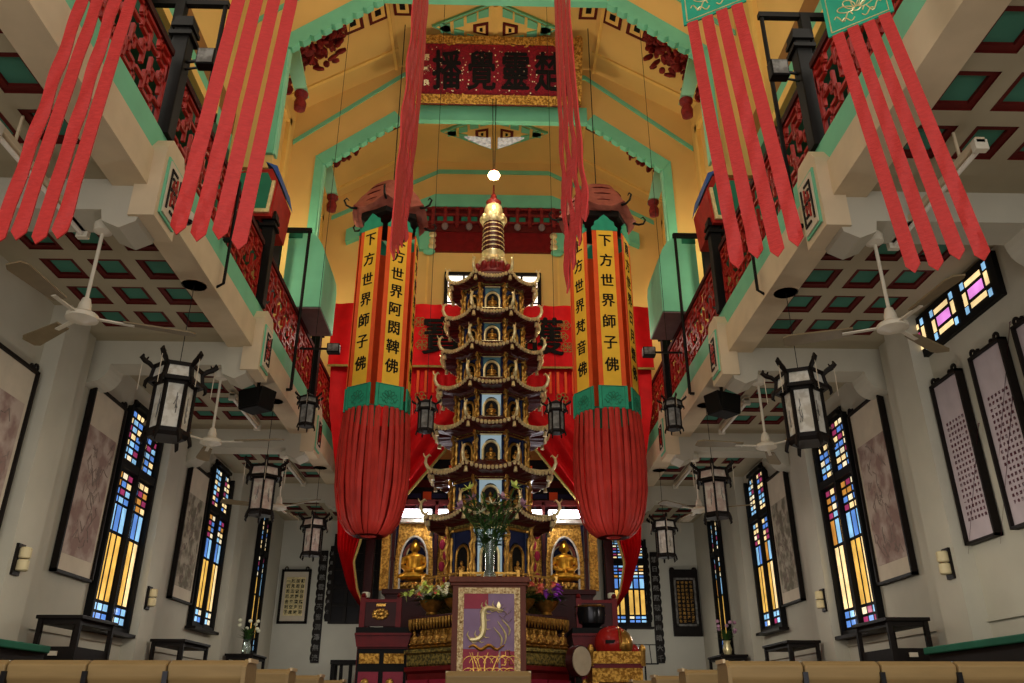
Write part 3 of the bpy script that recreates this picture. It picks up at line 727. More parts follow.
# ceiling fans hung from the cross beams
def fan(label, loc, rz):
    t = thing('ceiling_fan', label, 'fan', loc, rz, 'ceiling fans')     # origin at the motor centre
    bm = B(); lathe(bm, [(.03, .72), (.07, .74), (.075, .8), (.03, .86)], 12); obj('canopy', bm, 'fan_white', t, True)
    bm = B(); lathe(bm, [(.014, .05), (.014, .75)], 8); obj('down_rod', bm, 'fan_white', t)
    bm = B(); lathe(bm, [(.018, .16), (.03, .15), (.045, .1), (.05, .05), (.1, .025), (.115, .01), (.115, -.02), (.05, -.04), (.03, -.05)], 18); obj('motor', bm, 'fan_white', t, True)
    for k in range(3):
        bm = B(); m4 = RZ(k*2*PI/3) @ Matrix.Rotation(.2, 4, 'X')
        prism_pts = [(.28, -.05), (.75, -.075), (.8, -.05), (.8, .05), (.75, .075), (.28, .05)]
        A = [bm.verts.new(m4 @ Vector((p, q, .0))) for p, q in prism_pts]; Bv = [bm.verts.new(m4 @ Vector((p, q, .012))) for p, q in prism_pts]
        bm.faces.new(A[::-1]); bm.faces.new(Bv)
        for j in range(6): bm.faces.new((A[j], A[(j+1) % 6], Bv[(j+1) % 6], Bv[j]))
        bl = obj('blade', bm, 'fan_blade', t)
        bm = B(); bar(bm, m4 @ Vector((.08, 0, 0)), m4 @ Vector((.36, 0, -.005)), .035, .01); obj('blade_arm', bm, 'fan_white', bl)
for s, nm in ((-1, 'left'), (1, 'right')):
    for i, y in enumerate((5.55, 8.65, 11.8)):
        fan('cream three-bladed ceiling fan, %s of the %s aisle' % (('nearest', 'second', 'farthest')[i], nm), (s*3.06, y, 3.28), -PI/2+.12*s+i*.5*s)
    for i, (x, y0, y1) in enumerate(((3.31, 4.4, 5.75), (3.36, 10.0, 11.3), (3.36, 13.2, 14.5))):
        t = thing('tube_light', 'unlit cream batten light on the %s aisle ceiling, %s' % (nm, ('nearest', 'second', 'farthest')[i]), 'light', (s*x, y0, 4.32), 0, 'unlit batten lights')
        L = y1-y0
        if i == 0: t.location[2] = 4.12
        bm = B(); box(bm, -.035, .035, 0, L, .0, .05)
        for q in (.25, L-.25): bar(bm, (0, q, .04), (0, q, .085 if i else .285), .02)
        obj('housing', bm, 'cream', t, bevel=.006)
        bm = B(); tube(bm, [(0, .06, -.025), (0, L-.06, -.025)], .018, 8); obj('lamp_tube', bm, 'tube', t, True)
        bm = B()
        bm.free()
        for q in (.0, L-.05): bm = B(); box(bm, -.045, .045, q, q+.05, -.05, .03); obj('end_cap', bm, 'fan_white', t)
    # loudspeaker under the balcony at the third bracket
    t = thing('loudspeaker', 'black box loudspeaker hung under the %s balcony' % nm, 'speaker', (s*2.9, 9.55, 4.1), s*.5)
    bm = B(); prism(bm, [(-.16, -.14), (.16, -.14), (.2, .12), (-.2, .12)], 'y', -.13, .13); obj('cabinet', bm, 'black', t, bevel=.015)
    bm = B(); box(bm, -.15, .15, -.14, -.13, -.12, .1); obj('grille', bm, 'iron', t)
    bm = B(); bar(bm, (0, 0, .1), (0, 0, .3), .03); box(bm, -.06, .06, -.04, .04, .12, .15); obj('bracket', bm, 'black', t)
    # conduit from the gallery down to the lantern rose
    for i, y in enumerate((7.12,)):
        t = thing('conduit', 'thin black conduit running down the balcony front to the nearest %s lantern' % nm, 'pipe', (s*2.64, y, 4.4))
        bm = B(); tube(bm, [(s*.05, 0, 1.3), (0, 0, 1.2), (0, 0, .02), (s*.06, -.0, -.02), (s*.15, -.03, -.03)], .016, 6); obj('pipe', bm, 'black', t)
        bm = B(); box(bm, *sorted((0, s*.07)), -.03, .03, .5, .53); obj('clip', bm, 'iron', t)
    # small floodlights
    for i, (x, y, z, lab) in enumerate(((2.62, 6.0, 4.42, 'white dome camera at the foot of the pipe frame on the %s balcony'), )):
        t = thing('dome_camera', lab % nm, 'camera', (s*x, y, z))
        bm = B(); lathe(bm, [(.05, 0), (.06, .02), (.06, .06), (.03, .09)], 12); obj('housing', bm, 'fan_white', t, True)
        bm = B(); ell(bm, (0, 0, 0), (.045, .045, .04), 12); obj('dome', bm, 'bronze', t, True)
    t = thing('floodlight', 'small black floodlight clamped on the far end of the %s balcony railing' % nm, 'lamp', (s*2.28, 10.8, 5.35))
    bm = B(); box(bm, -.09, .09, -.06, .06, -.07, .07); obj('housing', bm, 'black', t, bevel=.01)
    bm = B(); box(bm, -.075, .075, -.066, -.06, -.055, .055); obj('lens', bm, 'grey_panel', t)
    bm = B(); bar(bm, (0, 0, 0), (s*.5, 0, 0), .025); obj('arm', bm, 'iron', t)
    t = thing('floodlight', 'black floodlight on the near post of the %s balcony' % nm, 'lamp', (s*2.5, 5.5, 5.75))
    bm = B(); box(bm, -.08, .08, -.05, .05, -.09, .09); obj('housing', bm, 'black', t, bevel=.01)
    bm = B(); box(bm, -.065, .065, -.056, -.05, -.075, .075); obj('lens', bm, 'grey_panel', t)
    bm = B(); bar(bm, (0, 0, 0), (s*.25, .05, 0), .02); bar(bm, (0, 0, -.08), (s*.25, .05, -.08), .015); obj('arm', bm, 'iron', t)
    t = thing('wall_spotlight', 'round black spotlight below the arch corbel on the %s' % nm, 'lamp', (s*2.98, 8.6, 5.98))
    bm = B(); lathe(bm, [(.05, -.1), (.09, -.06), (.1, .06), (.09, .07)], 12); obj('housing', bm, 'black', t, True)
    bm = B(); torus(bm, (0, 0, .02), .12, .014, 'y', n=14); obj('yoke', bm, 'black', t)
# ------------------------------------------------------------------ silk streamer groups
def ribbon_bm(p0, p1, w, wdir, L, seed, mi=0, tip=.05, amp=.009):
    bm = B(); r = random.Random(seed); n = 46; p0, p1 = Vector(p0), Vector(p1); wd = Vector(wdir).normalized(); nd = wd.cross(Vector((0, 0, 1))).normalized()
    ph = r.random()*6; cols = (-.5, -.17, .17, .5); th = .004; F = []; K = []
    for i in range(n+1):
        t = i/n; c = p0.lerp(p1, t); tw = .05*math.sin(2.2*t+ph)*t; bow = .012*math.sin(PI*t+ph*.3)
        a = []; b = []
        for u in cols:
            d = wd*math.cos(tw)+nd*math.sin(tw)
            ripple = amp*(.35+t)*math.sin(34*t+u*5+ph)*(.5+.5*math.sin(5.3*t+ph))
            q = c+d*(u*w*(1+.12*t))+nd*(ripple+bow)
            a.append(bm.verts.new(q+nd*th)); b.append(bm.verts.new(q-nd*th))
        F.append(a); K.append(b)
    tp = p1+Vector((0, 0, -tip)); ta = bm.verts.new(tp+nd*th); tb = bm.verts.new(tp-nd*th)
    for S_ in (F, K):
        for i in range(n):
            for k in range(3):
                bm.faces.new((S_[i][k], S_[i][k+1], S_[i+1][k+1], S_[i+1][k]))
    for k in range(3): bm.faces.new((F[n][k], F[n][k+1], ta)); bm.faces.new((K[n][k], K[n][k+1], tb))
    for i in range(n):
        bm.faces.new((F[i][0], K[i][0], K[i+1][0], F[i+1][0])); bm.faces.new((F[i][3], K[i][3], K[i+1][3], F[i+1][3]))
    bm.faces.new((F[n][0], K[n][0], tb, ta)); bm.faces.new((F[n][3], K[n][3], tb, ta))
    return bm
def lotus_lines(bm, W, H, mx, mi=0):
    def loop(pts): tube(bm, [mx @ Vector((x*W, -.007, z*H)) for x, z in pts], .0045, 4, mi)
    for a in range(-2, 3):
        c, s_ = math.sin(a*.55), math.cos(a*.55)
        pts = []
        for k in range(13):
            u = k/12; w = .07*math.sin(2*PI*u); v = .06+.28*(1-math.cos(2*PI*u))/2
            pts.append((c*v+s_*w, .38+(s_*v-c*w)*1.0))
        loop(pts)
    loop([(.06*math.cos(2*PI*k/12), .4+.05*math.sin(2*PI*k/12)) for k in range(13)])
    for s in (-1, 1):
        loop([(s*(.08+.3*k/12), .3+.09*math.sin(k/12*9)) for k in range(13)]); loop([(s*(.06+.2*k/12), .22-.06*math.sin(k/12*6)) for k in range(13)])
    loop([(-.46, .06), (.46, .06), (.46, .94), (-.46, .94), (-.46, .06)])
STR = (('far left streamer set of four red silk tails, the one nearest the left edge', (-2.31, 3.53), 0.0, 4.95, 2.74, .36, .37, .1),
       ('left streamer set of four red tails hanging in front of the left balcony rail', (-1.41, 3.5), .3, 4.8, 2.74, .36, .36, .11),
       ('narrow streamer set seen edge-on left of the hall plaque', (-.475, 3.62), 1.4, 4.72, 2.66, .30, .34, .02),
       ('narrow streamer set seen edge-on right of the hall plaque', (.425, 3.62), -1.4, 4.72, 2.63, .30, .34, -.02),
       ('right streamer set under a green lotus panel, before the right balcony rail', (1.41, 3.6), -.55, 4.40, 2.75, .36, .38, -.1),
       ('far right streamer set under a green lotus panel, nearest the right edge', (2.385, 3.66), -.62, 4.40, 2.75, .36, .4, -.165))
for i, (lab, (x, y), rz, zt, zb, wt, wb, dx) in enumerate(STR):
    t = thing('streamer_banner', lab, 'banner', (x, y, zb), rz, 'red silk streamer sets')
    h = zt-zb; lx, ly = dx*math.cos(rz), -dx*math.sin(rz); L0 = T(lx, ly, 0)
    bm = B(); box(bm, -wt/2-.01, wt/2+.01, -.006, .006, h, h+.33); bm.transform(L0); p = obj('panel', bm, 'silk_green', t)
    bm = B(); lotus_lines(bm, wt, .33, L0 @ T(0, 0, h)); lotus_lines(bm, wt, .33, L0 @ T(0, 0, h) @ RZ(PI)); obj('lotus_embroidery', bm, 'gold_pale', p)
    bm = B(); prism(bm, [(-wt/2, h+.33), (wt/2, h+.33), (wt*.4, h+1.6), (-wt*.4, h+1.6)], 'y', -.005, .005); bm.transform(L0); obj('banner_body', bm, 'ribbon_deep', t)
    bm = B(); tube(bm, [(lx, ly, h+1.6), (lx, ly, 11.19-zb)], .006, 5); obj('cord', bm, 'iron', t)
    for k in range(4):
        u = -.375+.25*k; dz = (.0, .03, .01, .04)[(k+i) % 4]; ed = i in (2, 3)
        if ed: dz = .09*k
        obj('ribbon', ribbon_bm((u*wt+lx, ly, h), (u*wb*1.08, .01*(k-1.5) if ed else 0, dz), .066 if not ed else .058, (1, 0, 0), h, 11*i+k), 'ribbon', t, True)
# ------------------------------------------------------------------ big hexagonal banners (yellow scripture strips)
def big_banner(label, loc, rz, texts):
    t = thing('scripture_banner', label, 'banner', loc, rz, 'hexagonal scripture banners')     # origin: axis at z of the bottom
    zb = loc[2]; Rb = .46; ap = Rb*math.cos(PI/6); W = .37
    zg0, zg1, zy1 = 4.19-zb, 4.51-zb, 6.9-zb
    # roof canopy
    bm = B(); n = 6; prev = None; ring_r = ((.03, .66), (.16, .64), (.34, .56), (.47, .38), (.54, .2), (.62, .05), (.66, .0))
    for r_, z_ in ring_r:
        rg = []
        for k in range(36):
            a = 2*PI*k/36; cor = abs(math.cos(3*a)); rr = .9*r_*(.93+.07*cor**3); rg.append(bm.verts.new((rr*math.cos(a), rr*math.sin(a), zy1+.34+z_+(.12*cor**6 if r_ > .5 else 0)*(r_/.66))))
        if prev:
            for k in range(36): bm.faces.new((prev[k], prev[(k+1) % 36], rg[(k+1) % 36], rg[k]))
        prev = rg
    lo = [bm.verts.new((v.co.x*.86, v.co.y*.86, v.co.z-.03)) for v in prev]
    for k in range(36): bm.faces.new((prev[k], prev[(k+1) % 36], lo[(k+1) % 36], lo[k]))
    bm.faces.new(lo)
    cp = obj('canopy', bm, 'canopy_red', t, True)
    bm = B()
    for j in range(5):
        r_ = (.2, .33, .44, .51, .56)[j]; r_ *= .9; z_ = zy1+.34+(.635, .57, .45, .31, .17)[j]-.02
        lathe(bm, [(r_*.94, z_-.0), (r_*.955, z_+.014), (r_*.965, z_)], 24)
    obj('tile_ridges', bm, 'dark_red', cp)
    for k in range(6):
        a = k*PI/3; bm = B(); P = lambda r, z: (.9*r*math.cos(a), .9*r*math.sin(a), zy1+.34+z)
        tube(bm, [P(.6, .08), P(.7, .06), P(.78, .08), P(.82, .15), P(.78, .2), P(.74, .17)], [.02, .018, .016, .014, .012, .006], 6); obj('hook', bm, 'iron', cp, True)
    bm = B(); lathe(bm, [(.4, zy1+.24), (.46, zy1+.26), (.46, zy1+.36), (.38, zy1+.38)], 6, 0); obj('valance', bm, 'black_wood', t)
    bm = B(); tube(bm, [(0, 0, zy1+.85), (0, 0, 11.18-zb)], .008, 5); obj('cord', bm, 'iron', t)
    for k in range(6):
        a = k*PI/3+PI/6; m4 = RZ(a+PI/2) @ T(0, -ap, 0)      # panel faces outward
        def B2(): return bmesh.new()
        bm = B(); box(bm, -W/2, W/2, -.012, .0, zg1, zy1, 0, m4)
        p = obj('panel', bm, 'orange_red', t)
        bm = B(); box(bm, -.12, .12, -.016, -.012, zg1, zy1-.0, 0, m4)
        tx = texts[k]
        for j, ch in enumerate(tx):
            for e1, e2 in ((0, 0), (.005, .0006), (-.005, .0012), (.0, .0018)): add_text(bm, ch, .215, m4 @ T(e1, -.017-e2, zy1-.17-j*(zy1-zg1-.2)/(len(tx)-.15)+(.004 if e2 > .0015 else 0)) @ UPR, 1, 0, .002, 2, .9)
        obj('scripture_strip', bm, ['banner_yellow', 'ink'], p)
        bm = B(); box(bm, -W/2-.01, W/2+.01, -.02, .0, zg0, zg1, 0, m4); g = obj('green_hem', bm, 'silk_green', p)
        bm = B(); lotus_lines(bm, W*.9, .33, m4 @ T(0, -.016, zg0), 0); obj('hem_embroidery', bm, 'green_deep', g)
        hd = [(-.19, 0), (.19, 0), (.19, .05), (.15, .09), (.14, .15), (.09, .18), (.05, .23), (0, .27), (-.05, .23), (-.09, .18), (-.14, .15), (-.15, .09), (-.19, .05)]
        bm = B(); prism(bm, [(x, zy1+z) for x, z in hd], 'y', -.02, .0, 0)
        bm.transform(m4); obj('green_headpiece', bm, 'silk_green', p)
    # inner red lining behind the gaps
    # red tails gathered inwards at the bottom
    prof = [(4.2, .43), (4.05, .44), (3.8, .455), (3.5, .46), (3.2, .45), (2.95, .41), (2.78, .36), (2.66, .28), (2.6, .2), (2.6, .1), (2.7, .06)]
    NT = 30
    for k in range(NT):
        a0 = 2*PI*(k-.5)/NT+.012; a1 = 2*PI*(k+.5)/NT-.012; bm = B(); F = []
        jit = 1+.03*math.sin(k*2.4)+.018*math.sin(k*5.1); ph_ = k*1.7
        for (z, r_) in prof:
            row = []
            for q in (0, .5, 1):
                gp = .8 if z > 4.1 else (.9 if z > 3.7 else 1.04); am_ = (a0+a1)/2+.02*math.sin(z*2.3+ph_); a = am_+(a1-a0)*(q-.5)*gp; rr = r_*(1+(jit-1)*min(1, (4.3-z)/1.2))*(1+(.035 if q == .5 else 0)); row.append(Vector((rr*math.cos(a), rr*math.sin(a), z-zb)))
            F.append(row)
        o_ = [[bm.verts.new(p) for p in row] for row in F]; i_ = [[bm.verts.new((p.x*.985, p.y*.985, p.z)) for p in row] for row in F]
        for j in range(len(F)-1):
            for q in range(2):
                bm.faces.new((o_[j][q], o_[j][q+1], o_[j+1][q+1], o_[j+1][q])); bm.faces.new((i_[j][q+1], i_[j][q], i_[j+1][q], i_[j+1][q+1]))
            bm.faces.new((o_[j][0], o_[j+1][0], i_[j+1][0], i_[j][0])); bm.faces.new((o_[j][2], i_[j][2], i_[j+1][2], o_[j+1][2]))
        obj('silk_tail', bm, 'tail', t, True)
big_banner('tall hexagonal scripture banner left of the pagoda with yellow strips and red tails', (-1.53, 10.4, 2.53), PI/2-.03,
           ['東方世界日月燈佛', '南方世界無量壽佛', '下方世界師子佛', '東方世界阿閦鞞佛', '西方世界無量相佛', '上方世界香光佛'][0:2]+['下方世界師子佛', '東方世界阿閦鞞佛', '南方世界日月燈佛', '上方世界梵音佛'])
big_banner('tall hexagonal scripture banner right of the pagoda with yellow strips and red tails', (1.57, 10.4, 2.53), .07,
           ['北方世界燄肩佛', '西方世界無量壽佛', '東方世界阿閦鞞佛', '上方世界梵音佛', '下方世界師子佛', '南方世界日月燈佛'])
# ------------------------------------------------------------------ plaque over the middle arch
t = thing('hall_plaque', 'wide red plaque with gilt border and four large black characters over the middle arch', 'plaque', (.04, 11.1, 10.1)); t.rotation_euler = (math.radians(29), 0, 0)
PW, PH = 1.45, 1.13
bm = B(); box(bm, -PW, PW, -.04, .04, 0, PH); obj('board', bm, 'plaque_red', t)
bm = B()
for (a, b, z0, z1) in ((-PW, PW, 0, .15), (-PW, PW, PH-.13, PH), (-PW, -PW+.14, 0, PH), (PW-.14, PW, 0, PH)): box(bm, a, b, -.075, -.035, z0, z1)
r = random.Random(5)
for k in range(150):
    u = r.random()
    if k < 110: x = -PW+2*PW*r.random(); z = (.075 if k % 2 else PH-.065)+(r.random()-.5)*.09
    else: x = (PW-.07)*(1 if k % 2 else -1); z = PH*r.random()
    a = r.random()*6; torus(bm, (x, -.075, z), .035+.025*r.random(), .012, 'y', a, a+4, 7, 4)
obj('gilt_border', bm, 'gold_fine', t)
bm = B()
for k in range(170):
    x = (r.random()-.5)*2*(PW-.2); z = .2+r.random()*(PH-.38); e = .005+.006*r.random()
    box(bm, x-e, x+e, -.044, -.039, z-e, z+e)
obj('gold_fleck', bm, 'gold_pale', t)
for ch, x in (('播', -.86), ('覺', -.27), ('靈', .31), ('楚', .88)):
    bm = B()
    for e1, e2, e3 in ((0, 0, 0), (.014, 0, .001), (-.014, 0, .002), (0, .01, .003), (0, -.01, .004)): add_text(bm, ch, .6, T(x+e1, -.05-e3, PH*.5+e2) @ UPR @ Matrix.Diagonal((.84, 1.16, 1, 1)), 0, 0, .015, 2)
    obj('character', bm, 'ink', t)
for k, ch in enumerate('張學良'):
    bm = B(); add_text(bm, ch, .11, T(-PW+.24, -.045, PH-.36-k*.21) @ UPR, 0, .002, .004, 1); obj('gold_character', bm, 'gold_pale', t)
# glass lamp over the pagoda
t = thing('glass_lamp', 'glowing glass flower lamp hanging just above the pagoda finial', 'lamp', (.0, 11.0, 8.55))
bm = B(); tube(bm, [(-.012, 0, .12), (-.05, 0, 2.6)], .007, 5); tube(bm, [(.012, 0, .12), (.03, 0, 2.6)], .007, 5); obj('cord', bm, 'iron', t)
bm = B(); lathe(bm, [(.03, .06), (.09, .05), (.06, .1), (.02, .14)], 10); obj('cap', bm, 'canopy_red', t, True)
bm = B(); ell(bm, (0, 0, 0), .05, 12); obj('bulb', bm, 'bulb', t, True)
for k in range(8):
    a = k*PI/4; bm = B(); ell(bm, (.065*math.cos(a), .065*math.sin(a), .01), (.035, .035, .05), 8); obj('petal', bm, 'bulb', t, True)
# ------------------------------------------------------------------ the red curtain of the sanctuary
def cv(pts, z):
    for (x0, z0), (x1, z1) in zip(pts, pts[1:]):
        if z1 <= z <= z0: return x0+(x1-x0)*(z0-z)/(z0-z1)
    return pts[-1][0]
YC = 12.95
OUT = [(2.8, 7.1), (2.72, 5.3), (2.45, 3.85), (2.36, 2.9), (2.15, 2.3), (1.92, 2.0)]
INN = [(.0, 7.1), (.0, 5.1), (.55, 4.75), (.98, 4.2), (1.42, 3.65), (2.0, 3.1), (2.1, 2.7), (2.02, 2.3), (1.88, 1.98)]
for s, nm in ((-1, 'left'), (1, 'right')):
    t = thing('red_curtain', 'scarlet curtain swept aside behind the pagoda, %s half with its tail below the banner' % nm, 'curtain', (0, YC, 2.0), 0, 'sanctuary curtains')
    bm = B(); nz, nx = 60, 60; G = []; K = []
    for i in range(nz+1):
        z = 7.1-(7.1-2.02)*i/nz; xo, xi = cv(OUT, z), cv(INN, z); row = []; kr = []
        for j in range(nx+1):
            u = j/nx; x = xi+(xo-xi)*u; am = .03+.05*min(1, max(0, (5.6-z)/2)); y = am*math.sin(u*42+.6*math.sin(z*1.3)); 
            row.append(bm.verts.new((s*x, y, z-2.0))); kr.append(bm.verts.new((s*x, y+.012, z-2.0)))
        G.append(row); K.append(kr)
    for i in range(nz):
        for j in range(nx):
            bm.faces.new((G[i][j], G[i][j+1], G[i+1][j+1], G[i+1][j])); bm.faces.new((K[i][j+1], K[i][j], K[i+1][j], K[i+1][j+1]))
    c = obj('cloth', bm, 'curtain', t, True)
    bm = B(); pts = []
    for i in range(60):
        z = 5.1-(5.1-2.05)*i/59; pts.append((s*(cv(INN, z)+.0), -.02, z-2.0))
    tube(bm, pts, .022, 5); obj('gold_trim', bm, 'gold_thread', t)
t = thing('embroidered_valance', 'scarlet embroidered valance with large black characters across the top of the curtain', 'curtain', (0, YC-.14, 5.9))
bm = B(); nx = 120; G = []
for z in (1.21, .8, .4, .02):
    G.append(([bm.verts.new((-2.78+5.56*j/nx, .018*math.sin(j*.7), z)) for j in range(nx+1)], [bm.verts.new((-2.78+5.56*j/nx, .018*math.sin(j*.7)+.012, z)) for j in range(nx+1)]))
for i in range(3):
    for j in range(nx):
        a, b = G[i][0], G[i+1][0]; bm.faces.new((a[j], a[j+1], b[j+1], b[j])); a, b = G[i][1], G[i+1][1]; bm.faces.new((a[j+1], a[j], b[j], b[j+1]))
obj('cloth', bm, 'curtain', t, True)
bm = B(); box(bm, -2.78, 2.78, -.04, -.02, .0, .035); obj('gold_band', bm, 'gold_thread', t)
for ch, x in (('寶', -.85), ('護', .87)):
    bm = B()
    for e1, e2, e3 in ((0, 0, 0), (.014, 0, .001), (-.014, 0, .002), (0, .012, .003)): add_text(bm, ch, .76, T(x+e1, -.03-e3, .6+e2) @ UPR, 0, 0, .008, 2)
    obj('character', bm, 'ink', t)
bm = B()
for x, z in ((-1.25, .85), (-1.2, .42), (1.25, .82), (1.3, .4), (-1.15, .64), (1.2, .6)):
    for q in range(6): a = q*PI/3; torus(bm, (x+.07*math.cos(a), -.025, z+.05*math.sin(a)), .045, .006, 'y', n=10, seg=4)
obj('embroidery', bm, 'gold_thread', t)
for k in range(12):
    x = -1.5+.13*k if k < 5 else .86+.13*(k-5)
    if abs(x) < .9: continue
    bm = B(); box(bm, x-.02, x+.02, -.03, -.018, -.45, -.06); obj('tab', bm, 'orange_red', t)
for s in (-1, 1):
    for x, z in ((1.18, -.55), (1.05, -.95), (1.5, -1.1)):
        bm = B()
        for q in range(5): a = q*PI*.4; torus(bm, (s*x+.06*math.cos(a), -.06, z+.06*math.sin(a)), .04, .008, 'y', n=8, seg=4)
        obj('motif', bm, 'gold_thread', t)
# ------------------------------------------------------------------ the seven-storey pagoda
t = thing('pagoda', 'tall black and gold seven-storey model pagoda standing on the altar', 'pagoda', (0, 11.5, 1.9))
Z0 = 1.9
EAV = [2.93, 3.57, 4.22, 4.83, 5.42, 5.98, 6.6]
def octr(R_, th):      # radius of an octagon with a flat side towards -y
    d = ((th+PI/2+PI/8) % (PI/4))-PI/8
    return R_*math.cos(PI/8)/math.cos(d), abs(d)/(PI/8)
def statue(bm, c, h, w=1.0):
    x, y, z = c
    ell(bm, (x, y, z+.16*h), (.34*h*w, .22*h, .13*h), 12); ell(bm, (x, y, z+.42*h), (.2*h*w, .15*h, .24*h), 12); ell(bm, (x, y, z+.58*h), (.25*h*w, .13*h, .1*h), 12)
    for q in (-1, 1):
        tube(bm, [(x+q*.24*h*w, y, z+.58*h), (x+q*.3*h*w, y-.03*h, z+.4*h), (x+q*.17*h, y-.17*h, z+.28*h), (x+q*.03*h, y-.2*h, z+.27*h)], [.07*h, .065*h, .055*h, .045*h], 8)
        ell(bm, (x+q*.26*h*w, y-.08*h, z+.13*h), (.14*h, .15*h, .085*h), 10)
        ell(bm, (x+q*.115*h, y, z+.79*h), (.02*h, .03*h, .055*h), 8)
    tube(bm, [(x, y, z+.6*h), (x, y, z+.75*h)], .06*h, 8)
    ell(bm, (x, y-.01*h, z+.82*h), (.11*h, .115*h, .14*h), 12); ell(bm, (x, y, z+.95*h), (.065*h, .065*h, .06*h), 10)
    ell(bm, (x, y-.12*h, z+.81*h), (.02*h, .025*h, .035*h), 6)
for k, ze in enumerate(EAV):
    u = k/6; Re = .93-.23*u; rb = .60-.12*u; zlo = (EAV[k-1]+.13 if k else 2.16); st_h = ze-zlo
    zz = zlo-Z0; ztop = ze-Z0+.03
    bm = B(); lathe(bm, [(rb*.86, 0), (rb*.86, st_h+.06)], 8, 0, (0, 0, zz), PI/8)
    lathe(bm, [(rb*1.02, 0), (rb*1.06, .02), (rb*1.0, .05)], 8, 1, (0, 0, zz), PI/8)
    lathe(bm, [(rb*.95, st_h-.06), (rb*1.12, st_h+.0), (rb*1.2, st_h+.03)], 8, 1, (0, 0, zz), PI/8)
    st = obj('storey', bm, ['lacquer', 'maroon_tile'], t)
    # flared tile roof
    bm = B(); NA = 64; rings = []
    for j in range(7):
        f = j/6; r_ = rb*.9+(Re-rb*.9)*f; z_ = .2*(1-f)**1.7; rg = []
        for a in range(NA):
            th = 2*PI*a/NA+PI/8; rr, cf = octr(r_, th); rr *= 1+.05*cf**3*f; zr = z_+.07*cf**2.5*f*f
            if f > .3: zr += .01*(1 if a % 2 else -1)
            rg.append(bm.verts.new((rr*math.cos(th), rr*math.sin(th), zr)))
        rings.append(rg)
    low = [bm.verts.new((v.co.x*.97, v.co.y*.97, v.co.z-.05)) for v in rings[-1]]; rings.append(low)
    inn = [bm.verts.new((v.co.x*.66, v.co.y*.66, -.03)) for v in rings[-1]]; rings.append(inn)
    for A, Bq in zip(rings, rings[1:]):
        for a in range(NA): bm.faces.new((A[a], A[(a+1) % NA], Bq[(a+1) % NA], Bq[a]))
    rf = obj('roof', bm, 'maroon_tile', st, loc=(0, 0, ztop))
    bm = B()
    for a in range(96):
        th = 2*PI*(a+.5)/96+PI/8; rr, cf = octr(Re, th); rr *= 1+.05*cf**3; ell(bm, (rr*math.cos(th), rr*math.sin(th), .07*cf**2.5-.012), (.027, .027, .032), 6)
    obj('tile_edge', bm, 'gold_pale', st, True, loc=(0, 0, ztop))
    for q in range(8):
        a = PI/8+q*PI/4; P = lambda r, z: (r*math.cos(a), r*math.sin(a), z)
        bm = B(); tube(bm, [P(Re*.6, .14), P(Re*.85, .08), P(Re*1.0, .07), P(Re*1.07, .1), P(Re*1.11, .17), P(Re*1.1, .24), P(Re*1.05, .29), P(Re*1.02, .27)], [.016, .02, .024, .026, .024, .02, .014, .006], 7)
        tube(bm, [P(Re*1.1, .23), P(Re*1.14, .27), P(Re*1.15, .3)], [.012, .008, .003], 5)
        obj('horn', bm, 'gold_pale', st, True, loc=(0, 0, ztop))
        bm = B(); c = P(Re*.98, 0); lathe(bm, [(.004, .05), (.02, .03), (.026, -.02), (.03, -.04)], 8, 0, (c[0], c[1], -.03)); obj('bell', bm, 'gold_pale', st, True, loc=(0, 0, ztop))
        # gilded dragon column on each corner
        bm = B(); c = P(rb*1.04, 0); hh = st_h*.92; pts = [(c[0]+.022*math.cos(v*1.7), c[1]+.022*math.sin(v*1.7), zz+.03+hh*v/10) for v in range(11)]
        tube(bm, [(c[0], c[1], zz), (c[0], c[1], zz+hh)], .018, 6); tube(bm, pts, [.014+.012*abs(math.sin(v*1.3)) for v in range(11)], 6)
        obj('column', bm, 'gold', st, True)
    # niches on the three visible faces
    for q in (-2, -1, 0, 1, 2):
        m4 = RZ(q*PI/4) @ T(0, -rb*.86*math.cos(PI/8), zz); w = .19-.02*u; hh = st_h*.86
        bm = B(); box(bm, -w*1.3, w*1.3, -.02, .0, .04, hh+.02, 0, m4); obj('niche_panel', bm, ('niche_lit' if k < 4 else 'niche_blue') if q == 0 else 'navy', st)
        bm = B(); pts = [(-w*.62, -.04, .06), (-w*.62, -.04, hh*.5)]+[(-w*.62*math.cos(a*PI/10), -.04, hh*.5+w*.72*math.sin(a*PI/10)) for a in range(1, 10)]+[(w*.62, -.04, hh*.5), (w*.62, -.04, .06)]
        tube(bm, [m4 @ Vector(p) for p in pts], .02, 6); box(bm, -w*1.25, w*1.25, -.07, -.01, .02, .07, 0, m4); box(bm, -w*1.3, w*1.3, -.05, -.01, hh, hh+.05, 0, m4)
        obj('niche_arch', bm, 'gold_pale' if q == 0 else 'gold', st, True)
        bm = B(); pts = [(-w*.55, 0), (w*.55, 0), (w*.55, hh*.5)]+[(w*.55*math.cos(a*PI/8), hh*.5+w*.62*math.sin(a*PI/8)) for a in range(1, 8)]+[(-w*.55, hh*.5)]
        prism(bm, [(x, z+.06) for x, z in pts], 'y', -.028, -.018); bm.transform(m4); obj('niche_recess', bm, 'black', st)
        bm = B(); statue(bm, (0, -.05, .065), .2); bm.transform(m4); obj('niche_figure', bm, 'gold', st, True)
        for e in (-1, 1):
            bm = B(); tube(bm, [m4 @ Vector((e*w*1.12, -.05, .06+hh*.8*v/8)) for v in range(9)], [.012+.022*abs(math.sin(v*1.1)) for v in range(9)], 7); obj('guardian', bm, 'gold', st, True)
        bm = B(); box(bm, -w*1.35, w*1.35, -.085, -.06, hh+.03, hh+.11, 0, m4); obj('lintel', bm, 'gold_green', st)
